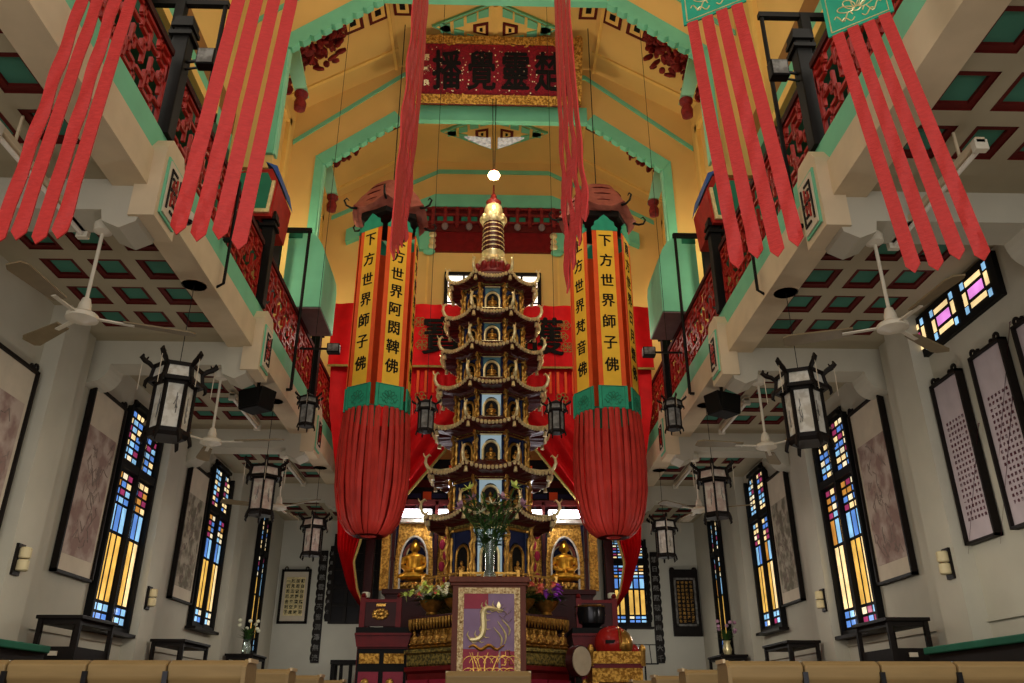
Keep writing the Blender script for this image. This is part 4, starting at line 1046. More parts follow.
# spire
bm = B(); lathe(bm, [(.42, 6.72-Z0), (.3, 6.83-Z0), (.34, 6.9-Z0), (.28, 7.0-Z0), (.22, 7.12-Z0)], 16); 
for q in range(12): a = q*PI/6; ell(bm, (.28*math.cos(a), .28*math.sin(a), 7.0-Z0), (.06, .06, .12), 8)
obj('lotus_base', bm, 'lacquer_red', t, True)
bm = B(); pr = [(.2, 7.12), (.27, 7.2), (.2, 7.28), (.24, 7.36)]
for j in range(6): z = 7.42+.085*j; pr += [(.21-.004*j, z), (.235-.004*j, z+.04), (.21-.004*j, z+.07)]
pr += [(.25, 7.96), (.27, 8.02), (.2, 8.06), (.16, 8.1), (.2, 8.2), (.17, 8.28), (.1, 8.33)]
lathe(bm, [(r_*.8, z-Z0) for r_, z in pr], 20)
for q in range(10):
    a = q*PI/5; ell(bm, (.19*math.cos(a), .19*math.sin(a), 7.2-Z0), (.05, .05, .06), 8); ell(bm, (.19*math.cos(a), .19*math.sin(a), 8.02-Z0), (.04, .04, .07), 8)
obj('ringed_spire', bm, 'gold_pale', t, True)
bm = B(); lathe(bm, [(.185, 7.36-Z0), (.165, 7.95-Z0)], 16)
for j in range(7): z = 7.4+.085*j; lathe(bm, [(.185-.0035*j, z-.012-Z0), (.19-.0035*j, z-Z0), (.185-.0035*j, z+.012-Z0)], 20)
obj('dark_band', bm, 'lacquer', t, True)
bm = B(); lathe(bm, [(.12, 8.3-Z0), (.13, 8.37-Z0), (.06, 8.44-Z0), (.05, 8.5-Z0), (.015, 8.56-Z0), (.012, 8.72-Z0)], 12); obj('finial', bm, 'dark_red', t, True)
# platform with balustrade
bm = B(); lathe(bm, [(.88, .0), (.94, .06), (.98, .1), (.98, .16), (.6, .17)], 8, 0, (0, 0, 0), PI/8); lathe(bm, [(.5, .17), (.62, .18), (.62, .26), (.5, .28)], 8, 0, (0, 0, 0), PI/8); obj('platform', bm, 'gold_green', t)
for q in range(8):
    a = PI/8+q*PI/4; b = a+PI/4; pa, pb = Vector((.95*math.cos(a), .95*math.sin(a), .16)), Vector((.95*math.cos(b), .95*math.sin(b), .16)); bm = B(); up = Vector((0, 0, 1))
    bar(bm, pa+up*.13, pb+up*.13, .03); bar(bm, pa+up*.015, pb+up*.015, .025); bar(bm, pa, pa+up*.17, .04)
    for j in range(1, 8): p = pa.lerp(pb, j/8); lathe(bm, [(.012, 0), (.022, .03), (.01, .06), (.022, .09), (.012, .13)], 6, 0, tuple(p))
    obj('balustrade', bm, 'gold', t)
# ------------------------------------------------------------------ the stepped altar below
t = thing('stepped_altar', 'octagonal gilded altar in steps under the pagoda', 'altar', (0, 11.5, 0))
bm = B(); lathe(bm, [(1.1, 0), (1.1, 1.02), (1.15, 1.05), (1.15, 1.1), (.8, 1.12)], 8, 0, (0, 0, 0), PI/8); obj('plinth', bm, 'lacquer_red', t)
bm = B(); lathe(bm, [(1.1, 1.1), (1.12, 1.12), (1.12, 1.24), (1.16, 1.26), (1.16, 1.3), (.8, 1.31)], 8, 0, (0, 0, 0), PI/8); obj('carved_step', bm, 'gold_green', t)
bm = B(); lathe(bm, [(.93, 1.3), (.93, 1.56)], 8, 0, (0, 0, 0), PI/8); obj('painted_drum', bm, 'gold_fine', t)
bm = B(); lathe(bm, [(.95, 1.55), (1.08, 1.58), (1.1, 1.66), (1.1, 1.7), (.7, 1.71)], 8, 0, (0, 0, 0), PI/8); obj('table_top', bm, 'lacquer', t)
bm = B()
for a in range(120):
    th = 2*PI*a/120; r_, _ = octr(1.105, th); lathe(bm, [(.004, -.1), (.022, -.03), (.02, .03)], 5, 0, (r_*math.cos(th), r_*math.sin(th), 1.64))
obj('gold_fringe', bm, 'gold', t)
bm = B(); lathe(bm, [(.6, 1.7), (.66, 1.75), (.9, 1.88), (.9, 1.9)], 8, 0, (0, 0, 0), PI/8); obj('corbel_ring', bm, 'gold_green', t)
for q in (-2, -1, 0, 1, 2):
    m4 = RZ(q*PI/4) @ T(0, -1.1*math.cos(PI/8), 0); bm = B()
    for x0 in (-.39, .02): box(bm, x0, x0+.37, -.02, 0, .3, .95, 0, m4)
    obj('red_panel', bm, 'embroid_red', t)
proto = None
r = random.Random(3)
for q in (-1, 0, 1):
    for j in range(6):
        u = -.35+.7*j/5; c = RZ(q*PI/4) @ Vector((u, -.99, 1.31)); 
        lab = '%s small gilded figurine from the left on the %s face of the altar step' % (('first', 'second', 'third', 'fourth', 'fifth', 'sixth')[j], {-1: 'left', 0: 'front', 1: 'right'}[q])
        if proto is None:
            proto = thing('altar_figurine', lab, 'figurine', tuple(c+Vector((0, 11.5, 0))), q*PI/4, 'figurines on the altar step')
            bm = B(); statue(bm, (0, 0, .03), .2); fuse('body', bm, 'gold', proto, .01)
            bm = B(); lathe(bm, [(.06, 0), (.075, .015), (.05, .035)], 10); obj('lotus_seat', bm, 'gold', proto, True)
        else: dup(proto, tuple(c+Vector((0, 11.5, 0))), q*PI/4, lab)
# ------------------------------------------------------------------ side shrines with seated Buddhas
for s, nm in ((-1, 'left'), (1, 'right')):
    SX = 1.06
    t = thing('side_shrine', 'gilded arched shrine lit by a white lamp on the %s of the pagoda' % nm, 'shrine', (s*SX, 13.42, 0))
    bm = B(); box(bm, -.55, .55, -.3, .35, 0, 2.3); box(bm, -.6, .6, -.34, .38, 2.24, 2.32); obj('base', bm, 'lacquer', t, bevel=.01)
    for x in (-.47, .2 if s < 0 else -.2, .47):
        bm = B(); box(bm, x-.025, x+.025, -.3, -.25, 2.32, 3.7); box(bm, x-.03, x+.03, -.31, -.24, 2.75, 2.8); obj('column', bm, 'lacquer', t)
    # arched gilt screen
    cx = (-.135 if s < 0 else .135); w = .3
    bm = B(); n = 14; top = 3.36
    ai = [(cx-w*.72, 2.32), (cx-w*.72, 2.72)]+[(cx-w*.72*math.cos(PI*k/n), 2.72+.42*math.sin(PI*k/n)) for k in range(1, n)]+[(cx+w*.72, 2.72), (cx+w*.72, 2.32)]
    ao = [(cx-w, 2.32), (cx-w, 2.72)]+[(cx-w+2*w*k/n, top) for k in range(1, n)]+[(cx+w, 2.72), (cx+w, 2.32)]
    for (p, q, p2, q2) in zip(ai, ai[1:], ao, ao[1:]):
        try: prism(bm, [p, q, q2, p2], 'y', -.24, -.2)
        except ValueError: pass
    obj('gilt_arch', bm, 'gold_fine', t)
    bm = B(); tube(bm, [(x, -.245, z) for x, z in ai], .016, 6); obj('arch_moulding', bm, 'silk_white', t)
    bm = B(); box(bm, -.5, .5,   .28, .3, 2.32, 3.7); obj('back_panel', bm, 'navy', t)
    bm = B(); torus(bm, (cx, .2, 2.92), .19, .03, 'y', n=28, seg=8); obj('halo_ring', bm, 'canopy_red', t, True)
    bm = B(); torus(bm, (cx, .19, 2.92), .16, .012, 'y', n=28, seg=6); obj('halo_edge', bm, 'gold_pale', t, True)
    for x0, x1 in ((cx-w-.02 if s > 0 else cx+w+.03, (-.03 if s > 0 else .03)), ):
        pass
    xo = (.335 if s < 0 else -.335); bm = B(); box(bm, xo-.1, xo+.1, -.235, -.2, 2.32, 3.34); obj('side_screen', bm, 'gold_fine', t)
    bm = B()
    for q in range(5): ell(bm, (xo+(-.03 if q % 2 else .03), -.25, 2.5+.17*q), (.05, .02, .08), 8)
    obj('painted_flower', bm, 'embroid_red', t)
    xo = -.6*1 if s < 0 else .6; bm = B(); box(bm, xo-.07, xo+.07, -.15, -.12, 2.32, 3.3); obj('outer_screen', bm, 'gold_fine', t)
    bm = B(); box(bm, -.55, .55, -.36, -.2, 3.34, 3.4); obj('cornice', bm, 'silk_white', t)
    bm = B(); box(bm, -.55, .55, -.3, .35, 3.64, 3.72); obj('canopy', bm, 'lacquer', t)
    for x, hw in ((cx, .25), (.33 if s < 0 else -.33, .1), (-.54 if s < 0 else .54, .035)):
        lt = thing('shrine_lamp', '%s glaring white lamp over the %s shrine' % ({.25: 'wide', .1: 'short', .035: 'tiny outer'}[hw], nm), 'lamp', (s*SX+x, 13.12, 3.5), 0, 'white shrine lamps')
        bm = B(); tube(bm, [(-hw, 0, 0), (hw, 0, 0)], .065, 10); obj('tube', bm, 'glow', lt, True)  # tube made extra thick so its glare is part of the shape
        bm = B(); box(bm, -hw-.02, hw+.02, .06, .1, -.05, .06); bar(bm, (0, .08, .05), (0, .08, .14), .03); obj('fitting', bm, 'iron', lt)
    b = thing('seated_statue', 'seated golden deity statue in the %s arched shrine' % nm, 'statue', (s*SX+cx, 13.28, 2.33))
    bm = B(); statue(bm, (0, 0, .1), .68, 1.0); fuse('body', bm, 'gold_buddha', b, .016)
    bm = B(); lathe(bm, [(.2, 0), (.22, .04), (.2, .1), (.15, .11)], 16, sc_=(1, .7))
    for q in range(14): a = q*2*PI/14; ell(bm, (.2*math.cos(a), .14*math.sin(a), .06), (.045, .035, .05), 8)
    obj('lotus_throne', bm, 'gold', b, True)
    # red and gold side altar with a small balustrade
    a = thing('side_altar', 'dark red lacquered side altar with gilt carved panels, %s of the stepped altar' % nm, 'altar', (s*1.42, 11.75, 0), 0 if s > 0 else 0)
    bm = B(); box(bm, -.3, .36, -.35, .5, 0, 1.36); obj('body', bm, 'lacquer_red', a)
    bm = B(); prism(bm, [(-.3, 1.36), (.36, 1.36), (.4, 1.5), (-.33, 1.5)], 'y', -.42, .52); box(bm, -.33, .41, -.45, .54, 1.5, 1.53); obj('cornice', bm, 'lacquer_red', a)
    bm = B(); box(bm, -.32, .4, -.44, .53, 1.53, 1.6); obj('top', bm, 'black', a)
    bm = B(); box(bm, -.29, .35, -.365, -.35, .02, 1.34); obj('door_frame', bm, 'black', a)
    for x0 in (-.26, .06):
        bm = B(); box(bm, x0, x0+.26, -.38, -.365, 1.16, 1.28); obj('gilt_panel', bm, 'gold_fine', a)
        bm = B(); box(bm, x0, x0+.26, -.38, -.365, .55, 1.06); p = obj('red_panel', bm, 'embroid_red', a)
        bm = B()
        for q in range(9): g = q*2.1; ell(bm, (x0+.13+.07*math.cos(g), -.385, .82+.13*math.sin(g)), (.05, .012, .05), 8)
        obj('gilt_flower', bm, 'gold', p, True)
    rl = thing('altar_balustrade', 'small red balustrade with a gilt medallion on the %s side altar' % nm, 'balustrade', (s*1.44, 11.4, 1.6))
    for x in (-.24, .24): bm = B(); box(bm, x-.035, x+.035, -.035, .035, 0, .38); lathe(bm, [(.02, .38), (.04, .4), (.02, .44)], 8, 0, (x, 0, 0)); obj('post', bm, 'lacquer_red', rl)
    bm = B(); box(bm, -.21, .21, -.02, .02, .02, .34); obj('panel', bm, 'lacquer', rl)
    bm = B(); box(bm, -.22, .22, -.03, .03, .32, .36); obj('rail', bm, 'lacquer_red', rl)
    bm = B()
    for q in range(10): g = q*.63; ell(bm, (.08*math.cos(g), -.025, .17+.05*math.sin(g)), (.035, .012, .03), 8)
    ell(bm, (0, -.025, .17), (.05, .02, .035), 10); box(bm, -.06, .06, -.03, -.02, .27, .3); obj('medallion', bm, 'gold', rl, True)
    c = thing('candle', 'short red candle with a white top on a post of the %s side altar' % nm, 'candle', (s*1.68, 11.6, 1.6))
    bm = B(); lathe(bm, [(.05, 0), (.06, .02), (.04, .05), (.045, .38), (.05, .4)], 10); obj('body', bm, 'lacquer_red', c, True)
    bm = B(); lathe(bm, [(.04, .4), (.055, .41), (.055, .47), (.03, .48)], 10); obj('cup', bm, 'petal_white', c, True)
    # tall dark doorway post next to the shrine
    d = thing('sanctuary_post', 'dark red square post beside the %s shrine' % nm, 'post', (s*1.92, 13.4, 0)); bm = B(); box(bm, -.07, .07, -.07, .07, 0, 3.72); obj('shaft', bm, 'lacquer', d, bevel=.01)
    bm = B(); box(bm, -.1, .1, -.1, .1, 0, .3); obj('base', bm, 'lacquer_red', d)
# dark carved eave beams above the shrines
t = thing('eave_beam', 'dark painted beam with orange blocks above the shrines', 'beam', (0, 13.5, 3.74))
bm = B(); box(bm, -2.3, 2.3, 0, .3, .0, .28); box(bm, -2.3, 2.3, -.05, .3, .42, .75); obj('beam', bm, 'black', t)
bm = B(); box(bm, -2.3, 2.3, .05, .25, .28, .42); obj('red_course', bm, 'dark_red', t)
bm = B()
for k in range(10):
    x = -1.9+3.8*k/9; box(bm, x-.07, x+.07, -.02, .0, .06, .2); box(bm, x-.07, x+.07, -.07, -.05, .5, .64)
obj('orange_block', bm, 'orange_red', t)
bm = B()
for k in range(10):
    x = -1.9+3.8*k/9+.2; box(bm, x-.12, x+.12, -.015, .0, .09, .17)
obj('blue_block', bm, 'navy', t)
# ------------------------------------------------------------------ front cabinet, vase and flowers
t = thing('offering_cabinet', 'brown wooden cabinet with a framed gold-embroidered panel, in front of the altar', 'cabinet', (0, 8.8, 0))
bm = B(); box(bm, -.38, .38, 0, .5, 0, 1.82); obj('body', bm, 'cabinet_brown', t, bevel=.006)
bm = B(); box(bm, -.42, .42, -.04, .54, 1.82, 1.88); box(bm, -.4, .4, -.02, .52, 1.79, 1.82); obj('top', bm, 'cabinet_brown', t, bevel=.008)
bm = B()
for (a, b, z0, z1) in ((-.32, -.26, .75, 1.77), (.26, .32, .75, 1.77), (-.26, .26, 1.71, 1.77), (-.26, .26, .75, .8)): box(bm, a, b, -.012, .01, z0, z1)
r = random.Random(2)
for k in range(60):
    x, z = ((-.29 if k % 2 else .29), .8+.95*r.random()) if k < 44 else (-.25+.5*r.random(), 1.74)
    q = r.random()*6; torus(bm, (x, -.012, z), .016, .005, 'y', q, q+4.5, 7, 4)
obj('gold_border', bm, 'border_gold', t)
bm = B(); box(bm, -.26, .26, -.006, .01, .8, 1.71); pn = obj('embroidered_panel', bm, 'glare_lilac', t)  # lilac ground is glass glare painted in; the red fields are bare cloth
for (a, b, z0, z1) in ((-.26, -.01, 1.56, 1.71), (-.26, .1, .8, 1.17), (.12, .26, .8, 1.15)):
    bm = B(); box(bm, a, b, -.009, -.004, z0, z1); obj('red_field', bm, 'embroid_red', pn)
def curve(fn, n, r0): return [(lambda p: (p[0], -.014, p[1]))(fn(k/n)) for k in range(n+1)], [r0*(.25+math.sin(PI*min(1, .15+.8*k/n))) for k in range(n+1)]
bm = B()
P_, R_ = curve(lambda u: (-.19+.3*u+.05*math.sin(u*7), 1.3+.28*u-.07*math.sin(u*6.3+.6)), 24, .026); tube(bm, P_, R_, 7)
for k in range(8):       # fins and whiskers of the leaping creature
    u = k/8; x, z = -.19+.3*u+.05*math.sin(u*7), 1.3+.28*u-.07*math.sin(u*6.3+.6)
    tube(bm, [(x, -.014, z), (x-.03, -.014, z+.045), (x-.02, -.014, z+.08)], [.012, .008, .002], 5); tube(bm, [(x, -.014, z), (x+.035, -.014, z-.035), (x+.07, -.014, z-.03)], [.01, .006, .002], 5)
for k in range(7): a = -.3+k*.63; blade(bm, (.1, -.014, 1.55), (math.cos(a), -.05, math.sin(a)), .08, .02, 0, 0)
for x0, z0, L in ((.16, 1.22, .22), (.2, 1.3, .16), (.12, 1.2, .18)): P_, R_ = curve(lambda u: (x0-.05*u+.03*math.sin(u*4), z0+L*u), 10, .008); tube(bm, P_, R_, 5)
for x0, z0 in ((.2, 1.42), (.14, 1.46), (.19, 1.5)): blade(bm, (x0, -.014, z0), (.6, -.05, .8), .07, .018, 0, 0); blade(bm, (x0, -.014, z0), (-.6, -.05, .6), .06, .015, 0, 0)
obj('gold_embroidery', bm, 'gold_pale', pn, True)
bm = B()
for k in range(7):      # lotus leaves and waves along the bottom
    for j in range(3): torus(bm, (-.22+.07*k+.02*j, -.012, .82+.1*j), .06+.012*j, .004, 'y', .2, PI-.2, 10, 4)
P_, R_ = curve(lambda u: (-.2+.36*u, 1.185+.02*math.sin(u*14)), 24, .014); tube(bm, P_, R_, 5)
for k in range(5): P_, R_ = curve(lambda u: (-.2+.07*k+.05*math.sin(u*3+k), .82+.32*u), 10, .006); tube(bm, P_, R_, 4)
for z in (.84, .93, 1.02, 1.11): tube(bm, [(.13, -.012, z), (.17, -.012, z), (.17, -.012, z+.045), (.21, -.012, z+.045), (.21, -.012, z), (.25, -.012, z)], .006, 4)
obj('gold_waves', bm, 'gold', pn, True)
t = thing('glass_vase', 'tall flared glass vase on the brown cabinet', 'vase', (0, 9.0, 1.88))
bm = B(); lathe(bm, [(.07, 0), (.075, .02), (.05, .1), (.055, .3), (.09, .5), (.082, .5), (.047, .3), (.043, .1), (.03, .04)], 18, cap=False); lathe(bm, [(.06, .0), (.06, .03)], 18); obj('body', bm, 'glass', t, True)
def lily(label, base, top, m_, seed, parentgroup):
    t = thing('lily_stem', label, 'flower', tuple(base), 0, parentgroup); r = random.Random(seed); d = Vector(top)-Vector(base)
    bm = B(); tube(bm, [(0, 0, 0), tuple(d*.5+Vector((0, 0, .03))), tuple(d)], .006, 5); obj('stem', bm, 'leaf', t)
    bm = B(); ax = (Vector((d.x, -abs(d.z)*.5, d.z*.5))).normalized()
    for q in range(6):
        a = q*PI/3; o = ax.orthogonal().normalized(); o2 = ax.cross(o); blade(bm, d, ax*.6+o*math.cos(a)+o2*math.sin(a), .1, .026, 0, .1)
    obj('bloom', bm, m_, t, True)
    bm = B()
    for q in range(5): blade(bm, d*(.45+.1*q), (r.random()-.5, -.4*r.random(), .3), .13, .014)
    obj('leaves', bm, 'leaf', t, True)
r = random.Random(12)
for k, (x, z, m_, dsc) in enumerate(((-.2, .84, 'petal_pink', 'pink lily at the upper left of the altar bouquet'), (.14, .84, 'petal_pink', 'pink lily near the middle of the altar bouquet'), (-.33, .74, 'petal_pink', 'pink lily at the far left of the altar bouquet'),
        (.36, .78, 'petal_pink', 'pink lily at the far right of the altar bouquet'), (.02, .8, 'petal_white', 'white lily in the centre of the altar bouquet'), (-.1, .7, 'petal_white', 'low white lily at the front of the altar bouquet'),
        (-.24, .96, 'petal_lime', 'lime-green bud rising left in the altar bouquet'), (.27, .97, 'petal_lime', 'lime-green bud rising right in the altar bouquet'))):
    lily(dsc, (x*.08, 9.0, 2.2), (x, 8.93-.1*r.random(), 1.88+z), m_, k, 'lilies of the altar bouquet')
bm = B()
for k in range(330):
    a = r.random()*2*PI; v = r.random(); rad = .04+.3*v*r.random()**.6; z = .34+.52*v
    p = (rad*math.cos(a), rad*.7*math.sin(a), z); blade(bm, p, (math.cos(a)*(.3+r.random()), math.sin(a)*(.3+r.random()), .7-.6*r.random()), .09+.08*r.random(), .01+.008*r.random(), 0 if r.random() < .85 else 1)
    if k % 5 == 0: tube(bm, [(0, 0, .1), (p[0]*.5, p[1]*.5, .5*z+.1), p], .004, 4)
g = obj('bouquet_greenery', bm, ['leaf', 'leaf_light'], smooth=True, loc=(0, 9.0, 1.88)); tag(g, 'dark green foliage filling the altar bouquet in the glass vase', 'foliage', kind='stuff')
# flower bowls on the altar table
def bowl(label, loc, cols, seed, m_='gold'):
    t = thing('flower_bowl', label, 'vase', loc); t.scale = (1.3, 1.15, 1.0); bm = B(); lathe(bm, [(.06, 0), (.05, .03), (.1, .1), (.13, .17), (.12, .17), (.08, .1)], 14); obj('bowl', bm, m_, t, True)
    r = random.Random(seed); bm = B()
    for k in range(90):
        a = r.random()*2*PI; u = r.random(); blade(bm, (.1*u*math.cos(a), .08*u*math.sin(a), .15+.05*r.random()), (math.cos(a), math.sin(a), .6*r.random()), .1+.1*r.random(), .014)
    obj('leaves', bm, 'leaf', t, True)
    for k, (m2, n) in enumerate(cols):
        for q in range(n):
            a = r.random()*2*PI; u = .08+.16*r.random(); c = Vector((u*math.cos(a)*1.15, u*math.sin(a)*.6-.04, .22+.14*r.random())); bm = B()
            for p in range(11): d = Vector((r.random()-.5, r.random()-.6, r.random()-.3)); blade(bm, c, d, .06+.02*r.random(), .018)
            ell(bm, tuple(c), .02, 6); obj('flower', bm, m2, t, True)
bowl('bowl of lime and white chrysanthemums on the altar table, left', (-.73, 10.87, 1.71), (('petal_lime', 14), ('petal_white', 7), ('petal_coral', 1)), 1)
bowl('second leafy bowl with a coral bloom, just left of the cabinet', (-.4, 10.68, 1.71), (('petal_coral', 2), ('petal_white', 2)), 2)
bowl('bowl of coral roses on the altar table right of the cabinet', (.42, 10.68, 1.71), (('petal_coral', 6),), 3)
bowl('bowl with purple orchids on the altar table, right', (.73, 10.87, 1.71), (('petal_purple', 7), ('petal_coral', 3)), 4)
# wooden fish, bell and drum on the right
t = thing('fish_stand', 'gilded carved stand carrying the red wooden fish', 'stand', (1.58, 11.0, 0))
bm = B(); box(bm, -.32, .32, -.3, .3, 1.08, 1.13); obj('top', bm, 'lacquer_red', t)
bm = B(); box(bm, -.31, .31, -.29, .29, .92, 1.08); obj('apron', bm, 'gold_fine', t)
for x in (-.27, .27):
    for y in (-.25, .25): bm = B(); box(bm, x-.035, x+.035, y-.035, y+.035, 0, .92); obj('leg', bm, 'gold', t)
bm = B(); box(bm, -.26, .26, -.24, .24, .2, .24); obj('shelf', bm, 'lacquer_red', t)
for (x0, x1, y0, y1) in ((-.33, .33, -.32, -.29), (-.33, -.3, -.3, .3), (.3, .33, -.3, .3)):
    bm = B(); box(bm, x0, x1, y0, y1, 1.13, 1.27); obj('gilt_rail', bm, 'gold_fine', t)
for x in (-.32, .32): bm = B(); lathe(bm, [(.03, 1.1), (.035, 1.27), (.045, 1.3), (.02, 1.35)], 8, 0, (x, -.3, 0)); obj('newel', bm, 'gold', t, True)
t = thing('wooden_fish', 'big round red and gold wooden fish drum on the gilded stand', 'instrument', (1.58, 11.0, 1.13))
bm = B(); ell(bm, (0, 0, .25), (.24, .22, .22), 20); ell(bm, (.2, 0, .16), (.14, .1, .1), 12); ell(bm, (0, 0, .08), (.2, .18, .08), 14); fuse('body', bm, 'fish_red', t, .02)
bm = B(); ell(bm, (.1, -.01, .24), (.155, .2, .19), 18); obj('gilt_side', bm, 'gold', t, True)
bm = B(); box(bm, -.12, .0, -.216, -.19, .24, .28); obj('sound_slot', bm, 'black', t)
for q in range(5): bm = B(); torus(bm, (.06+.03*q, 0, .24), .222-.022*q, .012, 'x', -.9, PI+.3, 18, 5); obj('gilt_scale', bm, 'gold', t, True)
t = thing('singing_bowl', 'large black bronze bowl bell behind the wooden fish', 'bell', (1.36, 11.45, 1.6))
bm = B(); lathe(bm, [(.1, 0), (.19, .06), (.21, .18), (.2, .26), (.215, .28), (.19, .28), (.18, .18), (.1, .05)], 24, cap=False); obj('bowl', bm, 'bronze', t, True)
bm = B(); torus(bm, (0, 0, .275), .2, .012, 'z', n=28); obj('rim', bm, 'gold', t, True)
t = thing('hand_drum', 'round pale-skinned drum on edge in front of the wooden fish stand', 'drum', (1.05, 10.2, 0), .75)
bm = B(); tube(bm, [(0, -.05, 1.13), (0, .05, 1.13)], .175, 24); obj('shell', bm, 'lacquer', t, True)
bm = B(); tube(bm, [(0, -.062, 1.13), (0, -.05, 1.13)], .16, 24); obj('skin', bm, 'drum_skin', t, True)
bm = B(); bar(bm, (0, 0, .0), (0, 0, .97), .05); box(bm, -.15, .15, -.12, .12, 0, .03); obj('stand', bm, 'black_wood', t)
t = thing('music_stand', 'black folding music stand near the back wall, right', 'stand', (2.55, 14.2, 0))
bm = B(); tube(bm, [(0, 0, .45), (0, 0, 1.35)], .014, 6); obj('pole', bm, 'iron', t)
for q in range(3): a = q*2.1; bm = B(); tube(bm, [(0, 0, .5), (.3*math.cos(a), .3*math.sin(a), .01)], .012, 5); obj('leg', bm, 'iron', t)
bm = B()
for k in range(5): bar(bm, (-.22+.11*k, 0, 1.3), (-.22+.11*k, .12, 1.6), .012)
bar(bm, (-.22, 0, 1.3), (.22, 0, 1.3), .02); bar(bm, (-.22, .12, 1.6), (.22, .12, 1.6), .015); obj('desk', bm, 'iron', t)
# ------------------------------------------------------------------ tables along the walls
def table(label, loc, W, D, H, drawer=False, top='black_wood', rz=0):
    t = thing('side_table', label, 'table', loc, rz, 'dark side tables')
    bm = B(); box(bm, -D/2, D/2, -W/2, W/2, H-.035, H); obj('table_top', bm, top, t, bevel=.006)
    bm = B(); box(bm, -D/2+.03, D/2-.03, -W/2+.03, W/2-.03, H-.08, H-.035); obj('apron', bm, 'black_wood', t)
    for x in (-1, 1):
        for y in (-1, 1): bm = B(); cx, cy = x*(D/2-.04), y*(W/2-.04); box(bm, cx-.022, cx+.022, cy-.022, cy+.022, 0, H-.03); obj('leg', bm, 'black_wood', t)
    if drawer:
        bm = B(); box(bm, -D/2+.03, D/2-.03, -W/2+.03, W/2-.03, H-.5, H-.28); d = obj('drawer_box', bm, 'black_wood', t)
        bm = B(); box(bm, -.04, .04, -W/2+.015, -W/2+.03, H-.36, H-.32); obj('paper_tag', bm, 'paper', d)
    bm = B(); box(bm, -D/2+.05, D/2-.05, -W/2+.03, -W/2+.05, H*.35, H*.35+.03); box(bm, -D/2+.05, D/2-.05, W/2-.05, W/2-.03, H*.35, H*.35+.03); obj('stretcher', bm, 'black_wood', t)
for s, nm in ((-1, 'left'), (1, 'right')):
    table('dark high side table with a drawer box below the nearest %s window' % nm, (s*4.06, 8.6, 0), .8, .44, 1.43, True)
    table('dark slim side table below the second %s window' % nm, (s*4.05, 11.55, 0), 1.05, .44, 1.43)
    table('dark little side table carrying a flower vase by the far %s window' % nm, (s*4.05, 14.7, 0), .9, .46, 1.45)
    t = thing('flower_vase', 'small vase of mixed flowers on the far %s side table' % nm, 'vase', (s*4.05, 14.65, 1.45))
    bm = B(); lathe(bm, [(.05, 0), (.06, .02), (.08, .1), (.05, .2), (.07, .24)], 12); obj('vase', bm, 'gold_pale' if s > 0 else 'glass', t, True)
    bm = B(); r = random.Random(4)
    for k in range(70): a = r.random()*2*PI; blade(bm, (0, 0, .2+.15*r.random()), (math.cos(a), math.sin(a), .5+r.random()), .14+.14*r.random(), .014)
    obj('leaves', bm, 'leaf', t, True)
    for q in range(8):
        a = r.random()*2*PI; c = (.16*math.cos(a), .16*math.sin(a), .38+.18*r.random()); bm = B(); ell(bm, c, (.035, .035, .03), 8); obj('flower', bm, 'petal_pink' if s > 0 else 'petal_white', t, True)
    t = thing('green_bench', 'long low counter with a dark green cloth top along the %s wall' % nm, 'bench', (s*4.05, 5.25, 0), 0 if s < 0 else 0, 'green topped wall counters')
    bm = B(); box(bm, -.13, .2, 0, 2.5, 1.06, 1.12); obj('cloth_top', bm, 'green_cloth', t, bevel=.01)
    bm = B(); box(bm, -.1, .17, .03, 2.47, .15, 1.06); obj('cabinet_body', bm, 'black_wood', t)
    bm = B(); box(bm, -.08, .15, .06, 2.44, 0, .15); obj('kick_base', bm, 'black', t)
t = thing('black_stool', 'black open-framed stand below the dark window on the back wall', 'table', (-2.75, 17.2, 0))
bm = B(); box(bm, -.3, .3, -.25, .25, 1.42, 1.5); obj('top', bm, 'black', t)
for x in (-.26, -.09, .09, .26): bm = B(); box(bm, x-.03, x+.03, -.22, -.16, 0, 1.42); obj('leg', bm, 'black', t)
for x in (-.26, .26): bm = B(); box(bm, x-.03, x+.03, .16, .22, 0, 1.42); obj('leg', bm, 'black', t)
bm = B(); box(bm, -.29, .29, -.21, -.18, .5, .56); obj('stretcher', bm, 'black', t)
# ------------------------------------------------------------------ pews
def pew(label, x0, x1, y, n, group='tan pews', h=.82):
    t = thing('pew', label, 'pew', ((x0+x1)/2, y, 0), 0, group); W = abs(x1-x0)/2; sg = 2*W/n
    for k in range(n):
        a, b = -W+k*sg+.004, -W+(k+1)*sg-.004; bm = B()
        pf = [(-.02, .42), (.0, h-.12), (-.03, h-.08), (-.035, h-.02), (.0, h), (.12, h), (.15, h-.03), (.12, h-.1), (.06, h-.14), (.05, .42)]
        prism(bm, pf, 'x', a, b); obj('back_section', bm, 'pew', t, bevel=.008)
    for k in range(1, n):
        bm = B(); x = -W+k*sg; box(bm, x-.012, x+.012, -.045, .0, h-.13, h-.05); obj('clip', bm, 'bronze', t)
    bm = B(); box(bm, -W, W, .05, .5, .4, .45); obj('seat', bm, 'pew', t, bevel=.01)
    for x in (-W, W):
        bm = B(); prism(bm, [(-.03, 0), (.05, 0), (.08, .36), (.45, .36), (.45, 0), (.5, 0), (.52, .46), (.16, .5), (.15, h-.03), (.12, h+.004), (.0, h+.004), (-.04, h-.03)], 'x', x-.02 if x > 0 else x, x if x > 0 else x+.02); e_ = obj('end_panel', bm, 'pew', t)
        bm = B(); q = x+.004 if x > 0 else x-.004; box(bm, q-.006, q+.006, -.01, .13, h-.01, h+.008); obj('edge_strip', bm, 'pew_edge', e_)
    return t
rows = (('nearest', 4.2), ('second', 5.1), ('third', 6.0), ('fourth', 6.95), ('fifth', 7.9))
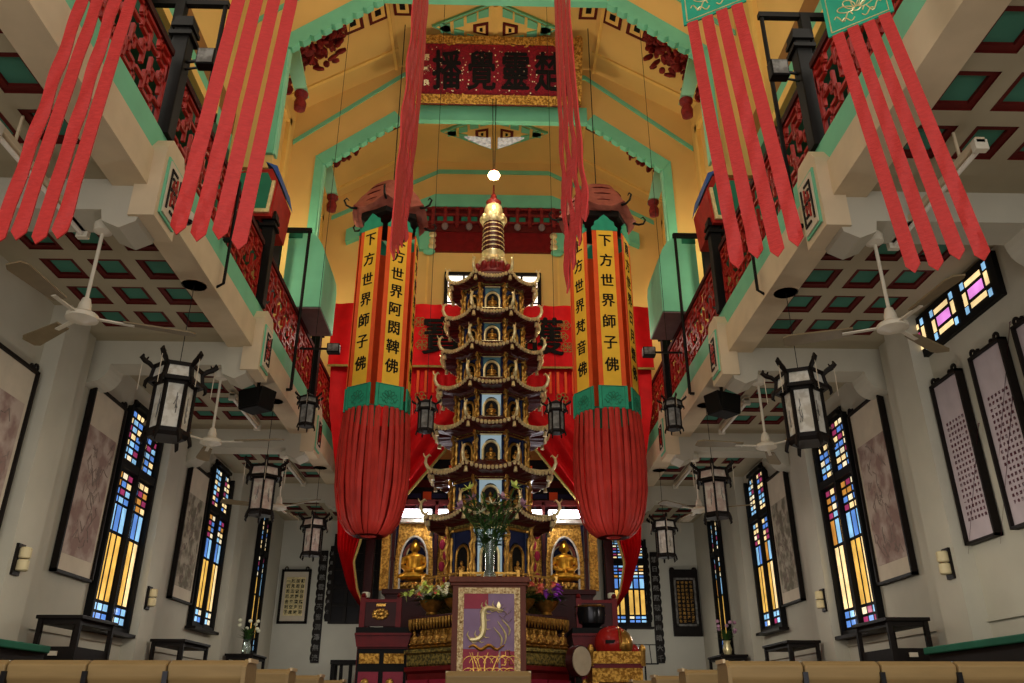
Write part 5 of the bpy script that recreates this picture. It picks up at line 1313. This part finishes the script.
for s, nm in ((-1, 'left'), (1, 'right')):
    for o_, y in rows: pew('long tan wooden pew, %s row %s of the aisle' % (o_, nm), s*1.14, s*3.75, y, 7)
t = thing('kneeling_bench', 'short tan kneeling bench in the aisle before the brown cabinet', 'bench', (0, 7.25, 0))
bm = B(); prism(bm, [(-.05, .78), (.35, .78), (.38, .86), (.34, .9), (-.02, .9), (-.06, .86)], 'x', -.35, .35); obj('padded_top', bm, 'pew', t, bevel=.01)
for x in (-.35, .33): bm = B(); prism(bm, [(-.03, 0), (.36, 0), (.36, .9), (-.03, .9)], 'x', x, x+.02); obj('end_panel', bm, 'pew_edge', t)
bm = B(); box(bm, -.33, .33, -.02, .0, .5, .8); obj('front_rail', bm, 'pew', t)
# ------------------------------------------------------------------ camera, light
cam = bpy.data.cameras.new('camera'); co = bpy.data.objects.new('camera', cam); C.objects.link(co)
cam.sensor_width = 36; cam.lens = 815/1024*36; cam.clip_start = .05; cam.clip_end = 100
pt = math.atan(369.5/815); yw = math.atan(24*math.cos(pt)/815)
co.location = (0, 0, .6); co.rotation_euler = (PI/2+pt, 0, -yw); sc.camera = co
w = bpy.data.worlds.new('world'); sc.world = w; w.use_nodes = True
bg = w.node_tree.nodes['Background']; bg.inputs['Color'].default_value = (.95, .97, 1, 1); bg.inputs['Strength'].default_value = .8
def light(kind, name, loc, e, col, size=.1, rot=None, sy=None, spot=None):
    d = bpy.data.lights.new(name, kind); d.energy = e; d.color = col
    if kind == 'AREA':
        d.shape = 'RECTANGLE'; d.size = size; d.size_y = sy or size
    else: d.shadow_soft_size = size
    if spot: d.spot_size = spot; d.spot_blend = .6
    o = bpy.data.objects.new(name, d); C.objects.link(o); o.location = loc
    if rot: o.rotation_euler = rot
    return o
light('AREA', 'front_fill', (0, -2.6, 3.0), 275, (1, .97, .92), 8, (math.radians(97), 0, 0), 5.5)  # big fill light added behind the camera at the open front
light('POINT', 'nave_point', (0, 7.6, 7.6), 40, (1, .92, .8), .08)  # bare point light added in mid-nave, no fixture around it
light('POINT', 'pagoda_lamp', (0, 10.8, 8.45), 50, (1, .83, .6), .06)
for s in (-1, 1):
    light('POINT', 'gallery_lamp', (s*3.1, 10.6, 7.2), 24, (1, .86, .64), .1)
    light('POINT', 'gallery_lamp', (s*3.2, 9.6, 6.2), 16, (1, .86, .64), .06)
    light('POINT', 'gallery_lamp', (s*3.2, 13.3, 7.4), 22, (1, .86, .64), .08)
    light('AREA', 'clerestory_fill', (s*3.35, 4.5, 8.2), 90, (1, .94, .82), 5, (0, s*PI/2, 0), 2)  # area fill added before the solid clerestory wall, no window there
    light('POINT', 'altar_fill', (s*.95, 9.7, 2.3), 4.5, (1, .95, .88), .06)  # unseen point added to brighten the altar gilding, no lamp here
    light('POINT', 'shrine_light', (s*1.0, 12.9, 3.42), 9, (.96, .96, 1), .03)
    for y, e in ((3.2, 10), (7.1, 16), (10.2, 16), (13.4, 16), (16.5, 14)):
        light('POINT', 'aisle_fill', (s*3.3, y, 2.0), e, (1, .95, .86), .12)  # unseen ambient fill added along the aisle, no fixtures
    light('POINT', 'sanctuary_fill', (s*2.0, 11.9, 6.0), 18, (1, .88, .7), .1)
    light('POINT', 'sanctuary_fill', (s*2.3, 12.2, 3.2), 7, (1, .92, .85), .1)  # sanctuary points are unseen fills; this one was added to brighten the curtain tail
sc.view_settings.view_transform = 'Standard'; sc.view_settings.look = 'None'; sc.view_settings.exposure = 0; sc.view_settings.gamma = 1
sc.view_settings.use_curve_mapping = False
sc.cycles.max_bounces = 8; sc.cycles.diffuse_bounces = 4
